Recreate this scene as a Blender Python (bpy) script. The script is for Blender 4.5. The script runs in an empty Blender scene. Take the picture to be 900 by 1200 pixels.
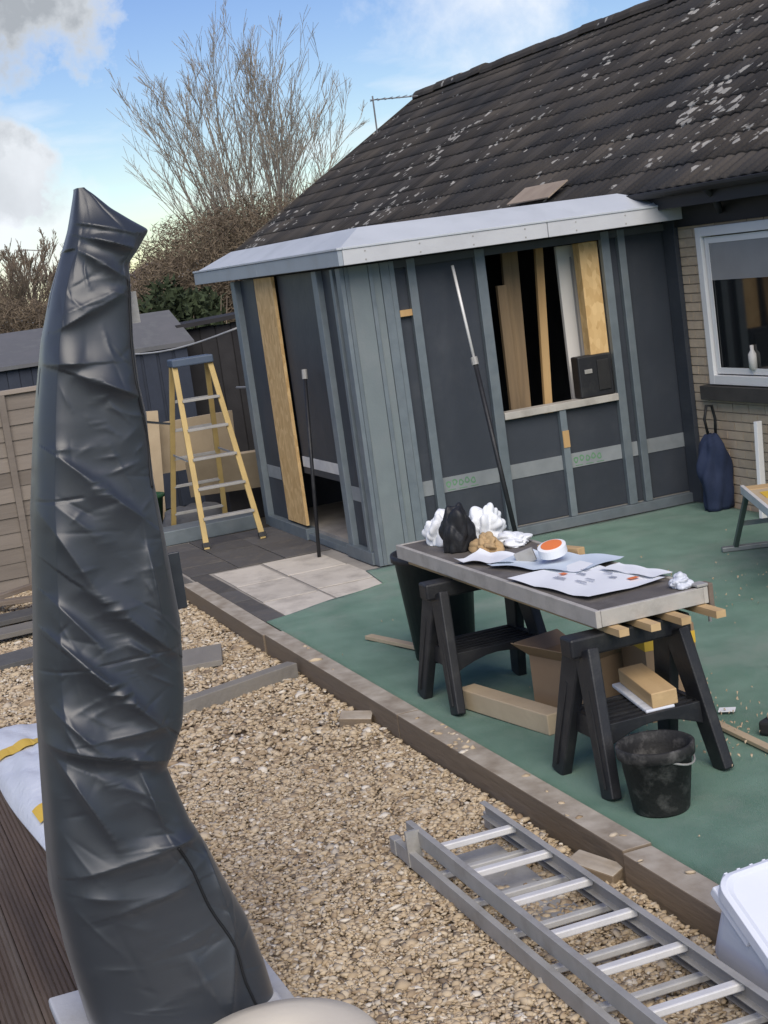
import bpy, bmesh, math, random
import numpy as np
from mathutils import Vector, Matrix, noise as mnoise
rad = math.radians
random.seed(7); RNG = np.random.default_rng(11)
sc = bpy.context.scene
COL = sc.collection

# ------------------------------------------------------------------ camera
F_PX, PITCH, ROLL, YAW = 1850.18, rad(9.098), rad(-7.8296), rad(-70.275)
EYE = Vector((0, 0, 2.4))
fw = Vector((math.sin(YAW)*math.cos(PITCH), math.cos(YAW)*math.cos(PITCH), -math.sin(PITCH)))
rt0 = Vector((math.cos(YAW), -math.sin(YAW), 0)); up0 = rt0.cross(fw)
rt = math.cos(ROLL)*rt0 + math.sin(ROLL)*up0
up = -math.sin(ROLL)*rt0 + math.cos(ROLL)*up0
cd = bpy.data.cameras.new('camera'); cam = bpy.data.objects.new('camera', cd); COL.objects.link(cam)
cd.sensor_fit = 'VERTICAL'; cd.sensor_height = 36; cd.lens = 36*F_PX/1200
cd.clip_start = 0.05; cd.clip_end = 3000
m = Matrix.Identity(4)
for i in range(3):
    m[i][0] = rt[i]; m[i][1] = up[i]; m[i][2] = -fw[i]; m[i][3] = EYE[i]
cam.matrix_world = m
sc.camera = cam

# ------------------------------------------------------------------ sky, sun, exposure
SUN_AZ = math.atan2(0.90, -0.22)      # behind the viewer to the right, veiled by cloud
SUN_EL = rad(42)
sc.view_settings.view_transform = 'Standard'; sc.view_settings.look = 'None'
sc.view_settings.gamma = 1; sc.view_settings.use_curve_mapping = False
sc.view_settings.exposure = 1.27
w = bpy.data.worlds.new('World'); sc.world = w; w.use_nodes = True
nt = w.node_tree; N = nt.nodes; LK = nt.links
for n in list(N): N.remove(n)
out = N.new('ShaderNodeOutputWorld'); bg = N.new('ShaderNodeBackground'); bg.inputs[1].default_value = 0.092
sky = N.new('ShaderNodeTexSky'); sky.sky_type = 'NISHITA'; sky.sun_disc = False
sky.sun_elevation = SUN_EL; sky.sun_rotation = SUN_AZ; sky.air_density = 1.0; sky.dust_density = 0.1; sky.ozone_density = 2.0
tc = N.new('ShaderNodeTexCoord')
def vmath(op, a, b=None, lk=LK, nn=N):
    x = nn.new('ShaderNodeVectorMath'); x.operation = op
    for i, v in enumerate((a, b)):
        if v is None: continue
        if isinstance(v, (tuple, Vector)): x.inputs[i].default_value = v
        else: lk.new(v, x.inputs[i])
    return x
def fmath(op, a, b=0.0, c=None, clamp=False, lk=LK, nn=N):
    x = nn.new('ShaderNodeMath'); x.operation = op; x.use_clamp = clamp
    for i, v in enumerate((a, b, c)):
        if v is None: continue
        if isinstance(v, (int, float)): x.inputs[i].default_value = v
        else: lk.new(v, x.inputs[i])
    return x.outputs[0]
def pix_dir(px, py):
    return (fw + rt*((px-450)/F_PX) - up*((py-600)/F_PX)).normalized()
dirv = vmath('NORMALIZE', tc.outputs['Generated']).outputs[0]
sep = N.new('ShaderNodeSeparateXYZ'); LK.new(dirv, sep.inputs[0])
# clouds lie on a flat layer: project the view direction onto it
zz = fmath('MAXIMUM', sep.outputs[2], 0.0); zz = fmath('ADD', zz, 0.12)
comb = N.new('ShaderNodeCombineXYZ')
LK.new(fmath('DIVIDE', sep.outputs[0], zz), comb.inputs[0]); LK.new(fmath('DIVIDE', sep.outputs[1], zz), comb.inputs[1])
comb.inputs[2].default_value = 5.7
n1 = N.new('ShaderNodeTexNoise'); n1.inputs['Scale'].default_value = 1.1; n1.inputs['Detail'].default_value = 7; n1.inputs['Roughness'].default_value = 0.55
LK.new(comb.outputs[0], n1.inputs['Vector'])
n2 = N.new('ShaderNodeTexNoise'); n2.inputs['Scale'].default_value = 16; n2.inputs['Detail'].default_value = 6; n2.inputs['Roughness'].default_value = 0.6
LK.new(dirv, n2.inputs['Vector'])
def blob(d, rx, gain):
    # a cloud bank of its own about a direction (angular radius rx), its edge eaten by noise
    t = fmath('ARCCOSINE', fmath('MINIMUM', vmath('DOT_PRODUCT', dirv, d).outputs['Value'], 0.99999))
    t = fmath('SUBTRACT', 1.0, fmath('DIVIDE', t, rx))
    t = fmath('ADD', t, fmath('MULTIPLY', fmath('SUBTRACT', n2.outputs['Fac'], 0.5), 2.6))
    return fmath('MULTIPLY', t, gain, clamp=True)
cl = fmath('MULTIPLY', fmath('SUBTRACT', n1.outputs['Fac'], 0.52), 4.5, clamp=True)
cl = fmath('MULTIPLY', cl, 0.75)
b_big = blob(pix_dir(30, -40), 0.075, 2.6)
b_b2 = blob(pix_dir(-160, -60), 0.12, 2.4)
b_mid = blob(pix_dir(5, 205), 0.036, 2.6)
b_m2 = blob(pix_dir(-20, 262), 0.04, 2.0)
b_low = fmath('MULTIPLY', blob(pix_dir(30, 290), 0.06, 1.2), 0.8)
b_top = fmath('MULTIPLY', blob(pix_dir(560, -20), 0.06, 1.2), 0.75)
fac = cl
for b in (b_big, b_b2, b_mid, b_m2, b_low, b_top): fac = fmath('MAXIMUM', fac, b)
# cloud body: grey belly, white rim
dark = fmath('MAXIMUM', b_big, b_b2)
n3 = N.new('ShaderNodeTexNoise'); n3.inputs['Scale'].default_value = 22; n3.inputs['Detail'].default_value = 5
LK.new(dirv, n3.inputs['Vector'])
rim = fmath('SUBTRACT', fmath('ADD', blob(pix_dir(20, -30), 0.085, 1.5), fmath('MULTIPLY', b_mid, fmath('SUBTRACT', n3.outputs['Fac'], 0.15))), 0.0, clamp=True)
cc = N.new('ShaderNodeMix'); cc.data_type = 'RGBA'; LK.new(rim, cc.inputs['Factor'])
cc.inputs['A'].default_value = (4.3, 4.5, 4.75, 1); cc.inputs['B'].default_value = (1.9, 2.05, 2.25, 1)
mx = N.new('ShaderNodeMix'); mx.data_type = 'RGBA'; LK.new(fac, mx.inputs['Factor'])
hsv = N.new('ShaderNodeHueSaturation'); hsv.inputs['Saturation'].default_value = 1.25; hsv.inputs['Hue'].default_value = 0.522; hsv.inputs['Value'].default_value = 0.50; LK.new(sky.outputs[0], hsv.inputs['Color']); LK.new(hsv.outputs[0], mx.inputs['A']); LK.new(cc.outputs['Result'], mx.inputs['B'])
LK.new(mx.outputs['Result'], bg.inputs[0]); LK.new(bg.outputs[0], out.inputs[0])

sd = bpy.data.lights.new('sun', 'SUN'); so = bpy.data.objects.new('sun', sd); COL.objects.link(so)
sd.energy = 1.5; sd.angle = rad(50); sd.color = (1, 0.92, 0.80)
sdir = Vector((math.sin(SUN_AZ)*math.cos(SUN_EL), math.cos(SUN_AZ)*math.cos(SUN_EL), math.sin(SUN_EL)))
so.rotation_euler = sdir.to_track_quat('Z', 'Y').to_euler(); so.location = (0, 10, 20)

# ------------------------------------------------------------------ materials
MATS = {}
def pmat(name, c1, c2=None, scale=8.0, rough=0.7, bump=0.0, bscale=60.0, metal=0.0, rnd=0.0, stretch=None, detail=5, spec=0.4,
         coords='Object', contrast=1.0, sheen=0.0, trans=0.0, rough2=None, dirt=None, dscale=3.0, damt=0.5, bdist=0.01):
    """noise between two colours, optional per-object variation, relief and blotches of dirt"""
    mt = bpy.data.materials.new(name); mt.use_nodes = True; t = mt.node_tree; nn = t.nodes; lk = t.links
    bs = nn['Principled BSDF']
    tcn = nn.new('ShaderNodeTexCoord'); src = tcn.outputs['Object']
    if coords == 'World':
        g = nn.new('ShaderNodeNewGeometry'); src = g.outputs['Position']
    mp = nn.new('ShaderNodeMapping'); lk.new(src, mp.inputs[0])
    if stretch: mp.inputs['Scale'].default_value = stretch
    oi = nn.new('ShaderNodeObjectInfo')
    if coords != 'World':
        mv = nn.new('ShaderNodeVectorMath'); mv.operation = 'SCALE'; lk.new(oi.outputs['Random'], mv.inputs['Scale']); mv.inputs[0].default_value = (13, 7, 5)
        lk.new(mv.outputs[0], mp.inputs['Location'])
    c2 = c2 or tuple(x*0.75 for x in c1)
    no = nn.new('ShaderNodeTexNoise'); no.inputs['Scale'].default_value = scale; no.inputs['Detail'].default_value = detail
    lk.new(mp.outputs[0], no.inputs['Vector'])
    r = nn.new('ShaderNodeMapRange'); r.inputs[1].default_value = 0.5-0.2/contrast; r.inputs[2].default_value = 0.5+0.2/contrast
    lk.new(no.outputs['Fac'], r.inputs[0])
    mixn = nn.new('ShaderNodeMix'); mixn.data_type = 'RGBA'; lk.new(r.outputs[0], mixn.inputs['Factor'])
    mixn.inputs['A'].default_value = (*c1, 1); mixn.inputs['B'].default_value = (*c2, 1)
    colr = mixn.outputs['Result']
    if dirt:
        dn = nn.new('ShaderNodeTexNoise'); dn.inputs['Scale'].default_value = dscale; dn.inputs['Detail'].default_value = 8; dn.inputs['Roughness'].default_value = 0.65
        lk.new(mp.outputs[0], dn.inputs['Vector'])
        dr = nn.new('ShaderNodeMapRange'); dr.inputs[1].default_value = 0.5; dr.inputs[2].default_value = 0.68; dr.inputs[4].default_value = damt
        lk.new(dn.outputs['Fac'], dr.inputs[0])
        dm = nn.new('ShaderNodeMix'); dm.data_type = 'RGBA'; lk.new(dr.outputs[0], dm.inputs['Factor'])
        lk.new(colr, dm.inputs['A']); dm.inputs['B'].default_value = (*dirt, 1); colr = dm.outputs['Result']
    if rnd:
        hs = nn.new('ShaderNodeHueSaturation'); lk.new(colr, hs.inputs['Color'])
        mr = nn.new('ShaderNodeMapRange'); mr.inputs[3].default_value = 1-rnd; mr.inputs[4].default_value = 1+rnd
        lk.new(oi.outputs['Random'], mr.inputs[0]); lk.new(mr.outputs[0], hs.inputs['Value']); colr = hs.outputs[0]
    lk.new(colr, bs.inputs['Base Color'])
    bs.inputs['Roughness'].default_value = rough; bs.inputs['Metallic'].default_value = metal
    if rough2 is not None:
        rr = nn.new('ShaderNodeMapRange'); rr.inputs[3].default_value = rough; rr.inputs[4].default_value = rough2
        lk.new(no.outputs['Fac'], rr.inputs[0]); lk.new(rr.outputs[0], bs.inputs['Roughness'])
    bs.inputs['Specular IOR Level'].default_value = spec
    if sheen: bs.inputs['Sheen Weight'].default_value = sheen
    if trans: bs.inputs['Transmission Weight'].default_value = trans
    if bump:
        bn = nn.new('ShaderNodeTexNoise'); bn.inputs['Scale'].default_value = bscale; bn.inputs['Detail'].default_value = 4
        lk.new(mp.outputs[0], bn.inputs['Vector'])
        bp = nn.new('ShaderNodeBump'); bp.inputs['Strength'].default_value = bump; bp.inputs['Distance'].default_value = bdist
        lk.new(bn.outputs['Fac'], bp.inputs['Height']); lk.new(bp.outputs[0], bs.inputs['Normal'])
    MATS[name] = mt
    return mt
def M(n): return MATS[n]
def weathered_top(name, col, lo=0.55):
    # bleached, scuffed upper face of a timber that lies out in the open
    mt = MATS[name]; t = mt.node_tree; nn = t.nodes; lk = t.links; bs = nn['Principled BSDF']
    src = bs.inputs['Base Color'].links[0].from_socket
    g = nn.new('ShaderNodeTexCoord'); sp = nn.new('ShaderNodeSeparateXYZ'); lk.new(g.outputs['Normal'], sp.inputs[0])
    nz = nn.new('ShaderNodeTexNoise'); nz.inputs['Scale'].default_value = 9; nz.inputs['Detail'].default_value = 6; lk.new(g.outputs['Object'], nz.inputs['Vector'])
    ml = nn.new('ShaderNodeMath'); ml.operation = 'MULTIPLY_ADD'; lk.new(nz.outputs['Fac'], ml.inputs[0]); ml.inputs[1].default_value = 1.8; ml.inputs[2].default_value = -0.25; ml.use_clamp = True
    gt = nn.new('ShaderNodeMath'); gt.operation = 'GREATER_THAN'; lk.new(sp.outputs[2], gt.inputs[0]); gt.inputs[1].default_value = lo
    fa = nn.new('ShaderNodeMath'); fa.operation = 'MULTIPLY'; lk.new(ml.outputs[0], fa.inputs[0]); lk.new(gt.outputs[0], fa.inputs[1])
    mx_ = nn.new('ShaderNodeMix'); mx_.data_type = 'RGBA'; lk.new(fa.outputs[0], mx_.inputs['Factor']); lk.new(src, mx_.inputs['A']); mx_.inputs['B'].default_value = (*col, 1)
    lk.new(mx_.outputs['Result'], bs.inputs['Base Color'])

pmat('soil', (0.10,0.085,0.06), (0.06,0.055,0.045), 0.6, 0.95, 0.4, 9, coords='World', bdist=0.05)
pmat('lawn', (0.05,0.075,0.025), (0.07,0.075,0.035), 0.3, 0.95, 0.6, 20, coords='World', bdist=0.05)
pmat('gravel_bed', (0.24,0.18,0.115), (0.14,0.105,0.07), 40, 0.9, 0.8, 60, coords='World', bdist=0.02)
pmat('carpet', (0.066,0.175,0.120), (0.125,0.250,0.182), 3.2, 0.95, 0.9, 260, coords='World', sheen=0.2, dirt=(0.22,0.27,0.225), dscale=0.9, damt=0.7, spec=0.1, bdist=0.010, detail=9, contrast=1.3)
pmat('slab', (0.60,0.55,0.475), (0.50,0.455,0.39), 5, 0.85, 0.3, 70, rnd=0.10, dirt=(0.30,0.27,0.235), dscale=4, damt=0.6)
pmat('slate', (0.13,0.13,0.125), (0.09,0.09,0.09), 6, 0.75, 0.4, 40, rnd=0.2, dirt=(0.2,0.18,0.15), damt=0.4)
pmat('dark_paving', (0.105,0.10,0.095), (0.075,0.072,0.07), 5, 0.8, 0.4, 45, rnd=0.18, dirt=(0.17,0.15,0.125), dscale=5, damt=0.6)
pmat('old_timber', (0.21,0.165,0.125), (0.13,0.10,0.08), 5, 0.85, 0.5, 30, stretch=(0.15,1,1), dirt=(0.30,0.27,0.23), dscale=6, damt=0.65, rnd=0.12)
pmat('edge_timber', (0.235,0.180,0.122), (0.170,0.130,0.088), 5, 0.85, 0.5, 30, stretch=(0.15,1,1), dirt=(0.25,0.21,0.17), dscale=5, damt=0.6, rnd=0.15)
pmat('grey_timber', (0.22,0.205,0.18), (0.15,0.14,0.125), 6, 0.85, 0.4, 30, stretch=(0.3,1,1), rnd=0.15, dirt=(0.3,0.27,0.22), damt=0.5)
pmat('decking', (0.125,0.088,0.062), (0.075,0.054,0.040), 9, 0.75, 0.5, 60, stretch=(0.12,1,1), rnd=0.15, dirt=(0.19,0.16,0.13), dscale=7, damt=0.5)
pmat('deck_trim', (0.52,0.53,0.55), (0.42,0.43,0.45), 3, 0.7, 0.2, 40, dirt=(0.3,0.28,0.24), damt=0.4)
pmat('pine', (0.56,0.37,0.17), (0.44,0.27,0.115), 7, 0.7, 0.25, 40, stretch=(1,1,0.12), rnd=0.12, dirt=(0.34,0.22,0.11), dscale=6, damt=0.35)
pmat('pine_flat', (0.56,0.40,0.21), (0.45,0.30,0.15), 7, 0.7, 0.25, 40, stretch=(0.15,1,1), rnd=0.12, dirt=(0.34,0.23,0.12), dscale=6, damt=0.3)
pmat('rough_plank', (0.30,0.21,0.12), (0.16,0.115,0.07), 8, 0.85, 0.5, 40, stretch=(1,1,0.1), rnd=0.2)
pmat('board_grey', (0.036,0.042,0.053), (0.041,0.048,0.060), 3, 0.5, 0.30, 4.5, spec=0.4, bdist=0.02, dirt=(0.062,0.067,0.076), dscale=2.4, damt=0.4, rnd=0.08)
pmat('steel_stud', (0.19,0.225,0.245), (0.15,0.18,0.20), 9, 0.5, 0.1, 60, metal=0.25, rnd=0.10, dirt=(0.22,0.24,0.25), damt=0.4)
pmat('steel_plate', (0.21,0.245,0.25), (0.175,0.205,0.215), 6, 0.5, 0.1, 60, metal=0.2, dirt=(0.28,0.30,0.30), damt=0.4)
pmat('roof_skin', (0.52,0.55,0.58), (0.46,0.49,0.52), 2.5, 0.55, 0.15, 30, dirt=(0.40,0.43,0.45), dscale=3, damt=0.5)
pmat('roof_trim', (0.55,0.56,0.57), (0.49,0.50,0.52), 3, 0.5, 0.1, 30, dirt=(0.45,0.45,0.45), damt=0.35)
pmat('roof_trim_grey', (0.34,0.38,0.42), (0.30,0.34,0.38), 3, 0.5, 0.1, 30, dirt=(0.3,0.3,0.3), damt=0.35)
pmat('joint_tape', (0.27,0.29,0.30), (0.22,0.24,0.25), 8, 0.5, 0.1, 50, rnd=0.12)
pmat('tape_white', (0.62,0.62,0.60), (0.5,0.5,0.49), 8, 0.5, 0.1, 50)
pmat('tape_print', (0.13,0.27,0.15), (0.10,0.20,0.12), 8, 0.6)
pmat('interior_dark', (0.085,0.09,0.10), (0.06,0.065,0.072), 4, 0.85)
pmat('concrete', (0.36,0.33,0.29), (0.28,0.26,0.23), 3, 0.9, 0.3, 50, dirt=(0.2,0.18,0.16), damt=0.4)
pmat('white_upvc', (0.80,0.80,0.79), (0.74,0.74,0.73), 3, 0.35, 0, spec=0.5)
pmat('white_door', (0.66,0.64,0.60), (0.58,0.56,0.53), 3, 0.5)
pmat('brick', (0.52,0.42,0.305), (0.45,0.36,0.265), 14, 0.9, 0.5, 120, rnd=0.09, dirt=(0.42,0.36,0.29), dscale=9, damt=0.4)
pmat('mortar', (0.44,0.37,0.285), (0.39,0.325,0.25), 12, 0.95, 0.5, 90)
pmat('soffit', (0.018,0.018,0.020), (0.026,0.026,0.028), 4, 0.6)
pmat('stone_sill', (0.045,0.042,0.040), (0.065,0.06,0.055), 6, 0.8, 0.3, 60)
pmat('felt_scrap', (0.36,0.29,0.22), (0.27,0.21,0.16), 5, 0.9, 0.3, 40)
pmat('glass_dark', (0.012,0.014,0.016), (0.010,0.012,0.014), 2, 0.06, spec=0.6)
pmat('blind', (0.30,0.30,0.30), (0.26,0.26,0.26), 4, 0.8)
pmat('room_dark', (0.02,0.02,0.022), (0.03,0.03,0.03), 2, 0.9)
pmat('cover_fabric', (0.028,0.033,0.041), (0.022,0.027,0.034), 3, 0.40, 0.34, 7.5, spec=0.7, sheen=0.12, dirt=(0.042,0.047,0.055), dscale=6, damt=0.35, bdist=0.012, stretch=(1,0.8,1.5))
for n_ in MATS['cover_fabric'].node_tree.nodes:
    if n_.type == 'TEX_NOISE' and abs(n_.inputs['Scale'].default_value-7.5) < 1e-3:
        n_.noise_type = 'RIDGED_MULTIFRACTAL'; n_.inputs['Detail'].default_value = 4; n_.inputs['Roughness'].default_value = 0.55
pmat('black_seam', (0.012,0.013,0.015), None, 4, 0.6)
pmat('black_plastic', (0.013,0.014,0.017), (0.018,0.019,0.022), 6, 0.5, 0.15, 120, dirt=(0.055,0.055,0.052), dscale=9, damt=0.4, rnd=0.1)
pmat('rubber', (0.014,0.014,0.014), (0.022,0.022,0.021), 8, 0.7, 0.3, 60, dirt=(0.15,0.145,0.135), dscale=14, damt=0.55)
pmat('mortar_dry', (0.13,0.125,0.115), (0.05,0.05,0.048), 18, 0.95, 0.6, 60)
pmat('aluminium', (0.52,0.52,0.51), (0.45,0.45,0.44), 10, 0.55, 0.1, 80, metal=0.25, dirt=(0.36,0.35,0.33), damt=0.4)
pmat('alu_dull', (0.41,0.40,0.38), (0.34,0.335,0.315), 8, 0.6, 0.15, 80, metal=0.2, dirt=(0.23,0.21,0.18), dscale=6, damt=0.5)
pmat('bright_alu', (0.76,0.75,0.73), (0.68,0.67,0.65), 10, 0.5, 0.1, 80, metal=0.2, dirt=(0.5,0.48,0.45), damt=0.35)
pmat('table_top', (0.14,0.125,0.11), (0.10,0.09,0.08), 7, 0.7, 0.2, 90, dirt=(0.20,0.185,0.17), dscale=6, damt=0.6)
pmat('table_rim', (0.47,0.445,0.40), (0.38,0.36,0.325), 6, 0.6, 0.15, 60, metal=0.0, dirt=(0.25,0.23,0.2), dscale=7, damt=0.55)
pmat('cardboard', (0.34,0.235,0.145), (0.28,0.19,0.115), 3, 0.85, 0.1, 60, rnd=0.1)
pmat('paper', (0.82,0.84,0.86), (0.76,0.78,0.80), 3, 0.75, 0.05, 20)
pmat('paper_blue', (0.62,0.70,0.78), (0.56,0.64,0.72), 3, 0.6, 0.05, 20)
pmat('ink', (0.22,0.25,0.33), None, 9, 0.8)
pmat('orange', (0.80,0.22,0.06), (0.72,0.18,0.05), 4, 0.5)
pmat('yellow', (0.72,0.48,0.06), (0.65,0.42,0.05), 4, 0.5)
pmat('ladder_yellow', (0.52,0.38,0.15), (0.43,0.31,0.12), 5, 0.5, 0.1, 60, dirt=(0.33,0.25,0.12), damt=0.4)
pmat('red_label', (0.55,0.20,0.13), None, 4, 0.5)
pmat('ladder_blue', (0.085,0.115,0.165), (0.07,0.095,0.14), 5, 0.5)
pmat('white_plastic', (0.72,0.75,0.82), (0.66,0.69,0.77), 3, 0.35, 0.05, 30)
pmat('sack_white', (0.66,0.69,0.75), (0.58,0.61,0.67), 3, 0.45, 0.3, 25, bdist=0.02)
pmat('cream_plastic', (0.70,0.64,0.52), (0.62,0.56,0.46), 3, 0.5, 0.1, 30)
pmat('navy_cloth', (0.016,0.026,0.060), (0.024,0.036,0.078), 9, 0.85, 0.4, 90, bdist=0.01)
pmat('bench_green', (0.10,0.13,0.115), (0.085,0.11,0.10), 4, 0.45, 0.1, 60, metal=0.1)
pmat('bench_steel', (0.28,0.30,0.30), (0.22,0.24,0.24), 8, 0.5, 0.1, 60, metal=0.4)
pmat('tool_black', (0.018,0.018,0.019), (0.028,0.028,0.028), 8, 0.5)
pmat('fence_wood', (0.215,0.185,0.155), (0.155,0.132,0.11), 6, 0.9, 0.4, 30, stretch=(1,0.12,1), rnd=0.14, dirt=(0.30,0.26,0.22), damt=0.4)
pmat('fence_cap', (0.34,0.29,0.245), (0.27,0.23,0.19), 6, 0.9, 0.4, 30, stretch=(1,0.12,1))
pmat('felt_grey', (0.14,0.14,0.145), (0.11,0.115,0.12), 3, 0.9, 0.3, 50, dirt=(0.24,0.24,0.23), damt=0.4)
pmat('shed_blue', (0.036,0.045,0.066), (0.028,0.035,0.052), 5, 0.75, 0.2, 40, rnd=0.15)
pmat('dark_wood', (0.035,0.034,0.036), (0.024,0.023,0.025), 5, 0.85, 0.2, 40, rnd=0.2)
pmat('ply', (0.50,0.40,0.27), (0.42,0.33,0.22), 5, 0.8, 0.2, 40, rnd=0.1)
pmat('green_tub', (0.03,0.10,0.045), None, 5, 0.6)
pmat('bark', (0.40,0.35,0.28), (0.31,0.27,0.22), 3, 0.9, 0.5, 20, coords='World', bdist=0.05)
pmat('twig_brown', (0.27,0.21,0.155), (0.19,0.15,0.11), 0.8, 0.9, coords='World')
pmat('hedge_brown', (0.20,0.155,0.105), (0.13,0.10,0.07), 1.2, 0.95, coords='World')
pmat('hedge_green', (0.045,0.062,0.028), (0.028,0.04,0.018), 1.2, 0.95, coords='World')
pmat('far_brick', (0.26,0.19,0.14), (0.22,0.16,0.12), 3, 0.9)
pmat('far_tile', (0.15,0.115,0.10), (0.12,0.09,0.08), 2, 0.9)
pmat('car_paint', (0.42,0.45,0.48), (0.42,0.45,0.48), 2, 0.3, spec=0.6)
pmat('car_glass', (0.03,0.035,0.04), None, 2, 0.1)
pmat('tyre', (0.02,0.02,0.02), None, 2, 0.8)
pmat('lead', (0.10,0.105,0.11), (0.08,0.085,0.09), 5, 0.6, 0.2, 40)
pmat('cable', (0.45,0.45,0.45), None, 4, 0.6)
pmat('aerial_metal', (0.22,0.22,0.23), None, 4, 0.5, metal=0.5)

weathered_top('edge_timber', (0.45,0.405,0.335))
def osb_mat():
    mt = bpy.data.materials.new('osb'); mt.use_nodes = True; t = mt.node_tree; nn = t.nodes; lk = t.links; bs = nn['Principled BSDF']
    tcn = nn.new('ShaderNodeTexCoord'); mp = nn.new('ShaderNodeMapping'); lk.new(tcn.outputs['Object'], mp.inputs[0]); mp.inputs['Scale'].default_value = (30, 30, 14)
    v = nn.new('ShaderNodeTexVoronoi'); v.inputs['Scale'].default_value = 1.0; lk.new(mp.outputs[0], v.inputs['Vector'])
    cr = nn.new('ShaderNodeValToRGB'); lk.new(v.outputs['Color'], cr.inputs[0])
    cr.color_ramp.elements[0].color = (0.50, 0.31, 0.12, 1); cr.color_ramp.elements[1].color = (0.74, 0.52, 0.25, 1)
    lk.new(cr.outputs[0], bs.inputs['Base Color']); bs.inputs['Roughness'].default_value = 0.75
    MATS['osb'] = mt
osb_mat()

def tile_mat():
    mt = bpy.data.materials.new('roof_tile'); mt.use_nodes = True; t = mt.node_tree; nn = t.nodes; lk = t.links; bs = nn['Principled BSDF']
    g = nn.new('ShaderNodeNewGeometry'); pos = g.outputs['Position']; oi = nn.new('ShaderNodeObjectInfo')
    a = nn.new('ShaderNodeTexNoise'); a.inputs['Scale'].default_value = 1.3; a.inputs['Detail'].default_value = 6; lk.new(pos, a.inputs['Vector'])
    cr = nn.new('ShaderNodeValToRGB'); lk.new(a.outputs['Fac'], cr.inputs[0])
    e = cr.color_ramp.elements; e[0].position = 0.32; e[0].color = (0.036, 0.035, 0.035, 1); e[1].position = 0.70; e[1].color = (0.080, 0.068, 0.055, 1)
    at = nn.new('ShaderNodeAttribute'); at.attribute_name = 'shade'
    mul = nn.new('ShaderNodeMix'); mul.data_type = 'RGBA'; mul.blend_type = 'MULTIPLY'; mul.inputs['Factor'].default_value = 1
    mr = nn.new('ShaderNodeMapRange'); mr.inputs[3].default_value = 0.75; mr.inputs[4].default_value = 1.3
    wn = nn.new('ShaderNodeTexWhiteNoise'); wn.noise_dimensions = '1D'
    ad = nn.new('ShaderNodeMath'); ad.operation = 'ADD'; lk.new(oi.outputs['Random'], ad.inputs[0]); lk.new(at.outputs['Fac'], ad.inputs[1])
    lk.new(ad.outputs[0], wn.inputs['W']); lk.new(wn.outputs['Value'], mr.inputs[0])
    cmb = nn.new('ShaderNodeCombineColor'); [lk.new(mr.outputs[0], cmb.inputs[i]) for i in range(3)]
    lk.new(cr.outputs[0], mul.inputs['A']); lk.new(cmb.outputs[0], mul.inputs['B'])
    # lichen: pale rosettes, denser in some patches
    wz = nn.new('ShaderNodeTexNoise'); wz.inputs['Scale'].default_value = 18; wz.inputs['Detail'].default_value = 3; lk.new(pos, wz.inputs['Vector'])
    ws_ = nn.new('ShaderNodeVectorMath'); ws_.operation = 'SCALE'; ws_.inputs['Scale'].default_value = 0.10; lk.new(wz.outputs['Color'], ws_.inputs[0])
    wa = nn.new('ShaderNodeVectorMath'); lk.new(pos, wa.inputs[0]); lk.new(ws_.outputs[0], wa.inputs[1])
    vo = nn.new('ShaderNodeTexVoronoi'); vo.inputs['Scale'].default_value = 7.5; lk.new(wa.outputs[0], vo.inputs['Vector'])
    sc3 = nn.new('ShaderNodeSeparateColor'); lk.new(vo.outputs['Color'], sc3.inputs[0])
    c = nn.new('ShaderNodeTexNoise'); c.inputs['Scale'].default_value = 0.8; c.inputs['Detail'].default_value = 3; lk.new(pos, c.inputs['Vector'])
    # rosette radius: random per cell, larger where the patch noise is high
    m1 = nn.new('ShaderNodeMath'); m1.operation = 'MULTIPLY_ADD'; lk.new(c.outputs['Fac'], m1.inputs[0]); m1.inputs[1].default_value = 1.6; m1.inputs[2].default_value = -1.02
    m2 = nn.new('ShaderNodeMath'); m2.operation = 'MULTIPLY_ADD'; lk.new(sc3.outputs[0], m2.inputs[0]); m2.inputs[1].default_value = 0.50; lk.new(m1.outputs[0], m2.inputs[2])
    m3 = nn.new('ShaderNodeMath'); m3.operation = 'SUBTRACT'; lk.new(m2.outputs[0], m3.inputs[0]); lk.new(vo.outputs['Distance'], m3.inputs[1])
    r = nn.new('ShaderNodeMapRange'); lk.new(m3.outputs[0], r.inputs[0]); r.inputs[1].default_value = 0.0; r.inputs[2].default_value = 0.07; r.inputs[4].default_value = 0.85
    mx = nn.new('ShaderNodeMix'); mx.data_type = 'RGBA'; lk.new(r.outputs[0], mx.inputs['Factor']); lk.new(mul.outputs['Result'], mx.inputs['A']); mx.inputs['B'].default_value = (0.42, 0.40, 0.36, 1)
    lk.new(mx.outputs['Result'], bs.inputs['Base Color']); bs.inputs['Roughness'].default_value = 0.85; bs.inputs['Specular IOR Level'].default_value = 0.25
    d = nn.new('ShaderNodeTexNoise'); d.inputs['Scale'].default_value = 45; lk.new(pos, d.inputs['Vector'])
    bp = nn.new('ShaderNodeBump'); bp.inputs['Strength'].default_value = 0.5; bp.inputs['Distance'].default_value = 0.01; lk.new(d.outputs['Fac'], bp.inputs['Height']); lk.new(bp.outputs[0], bs.inputs['Normal'])
    MATS['roof_tile'] = mt
tile_mat()

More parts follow.
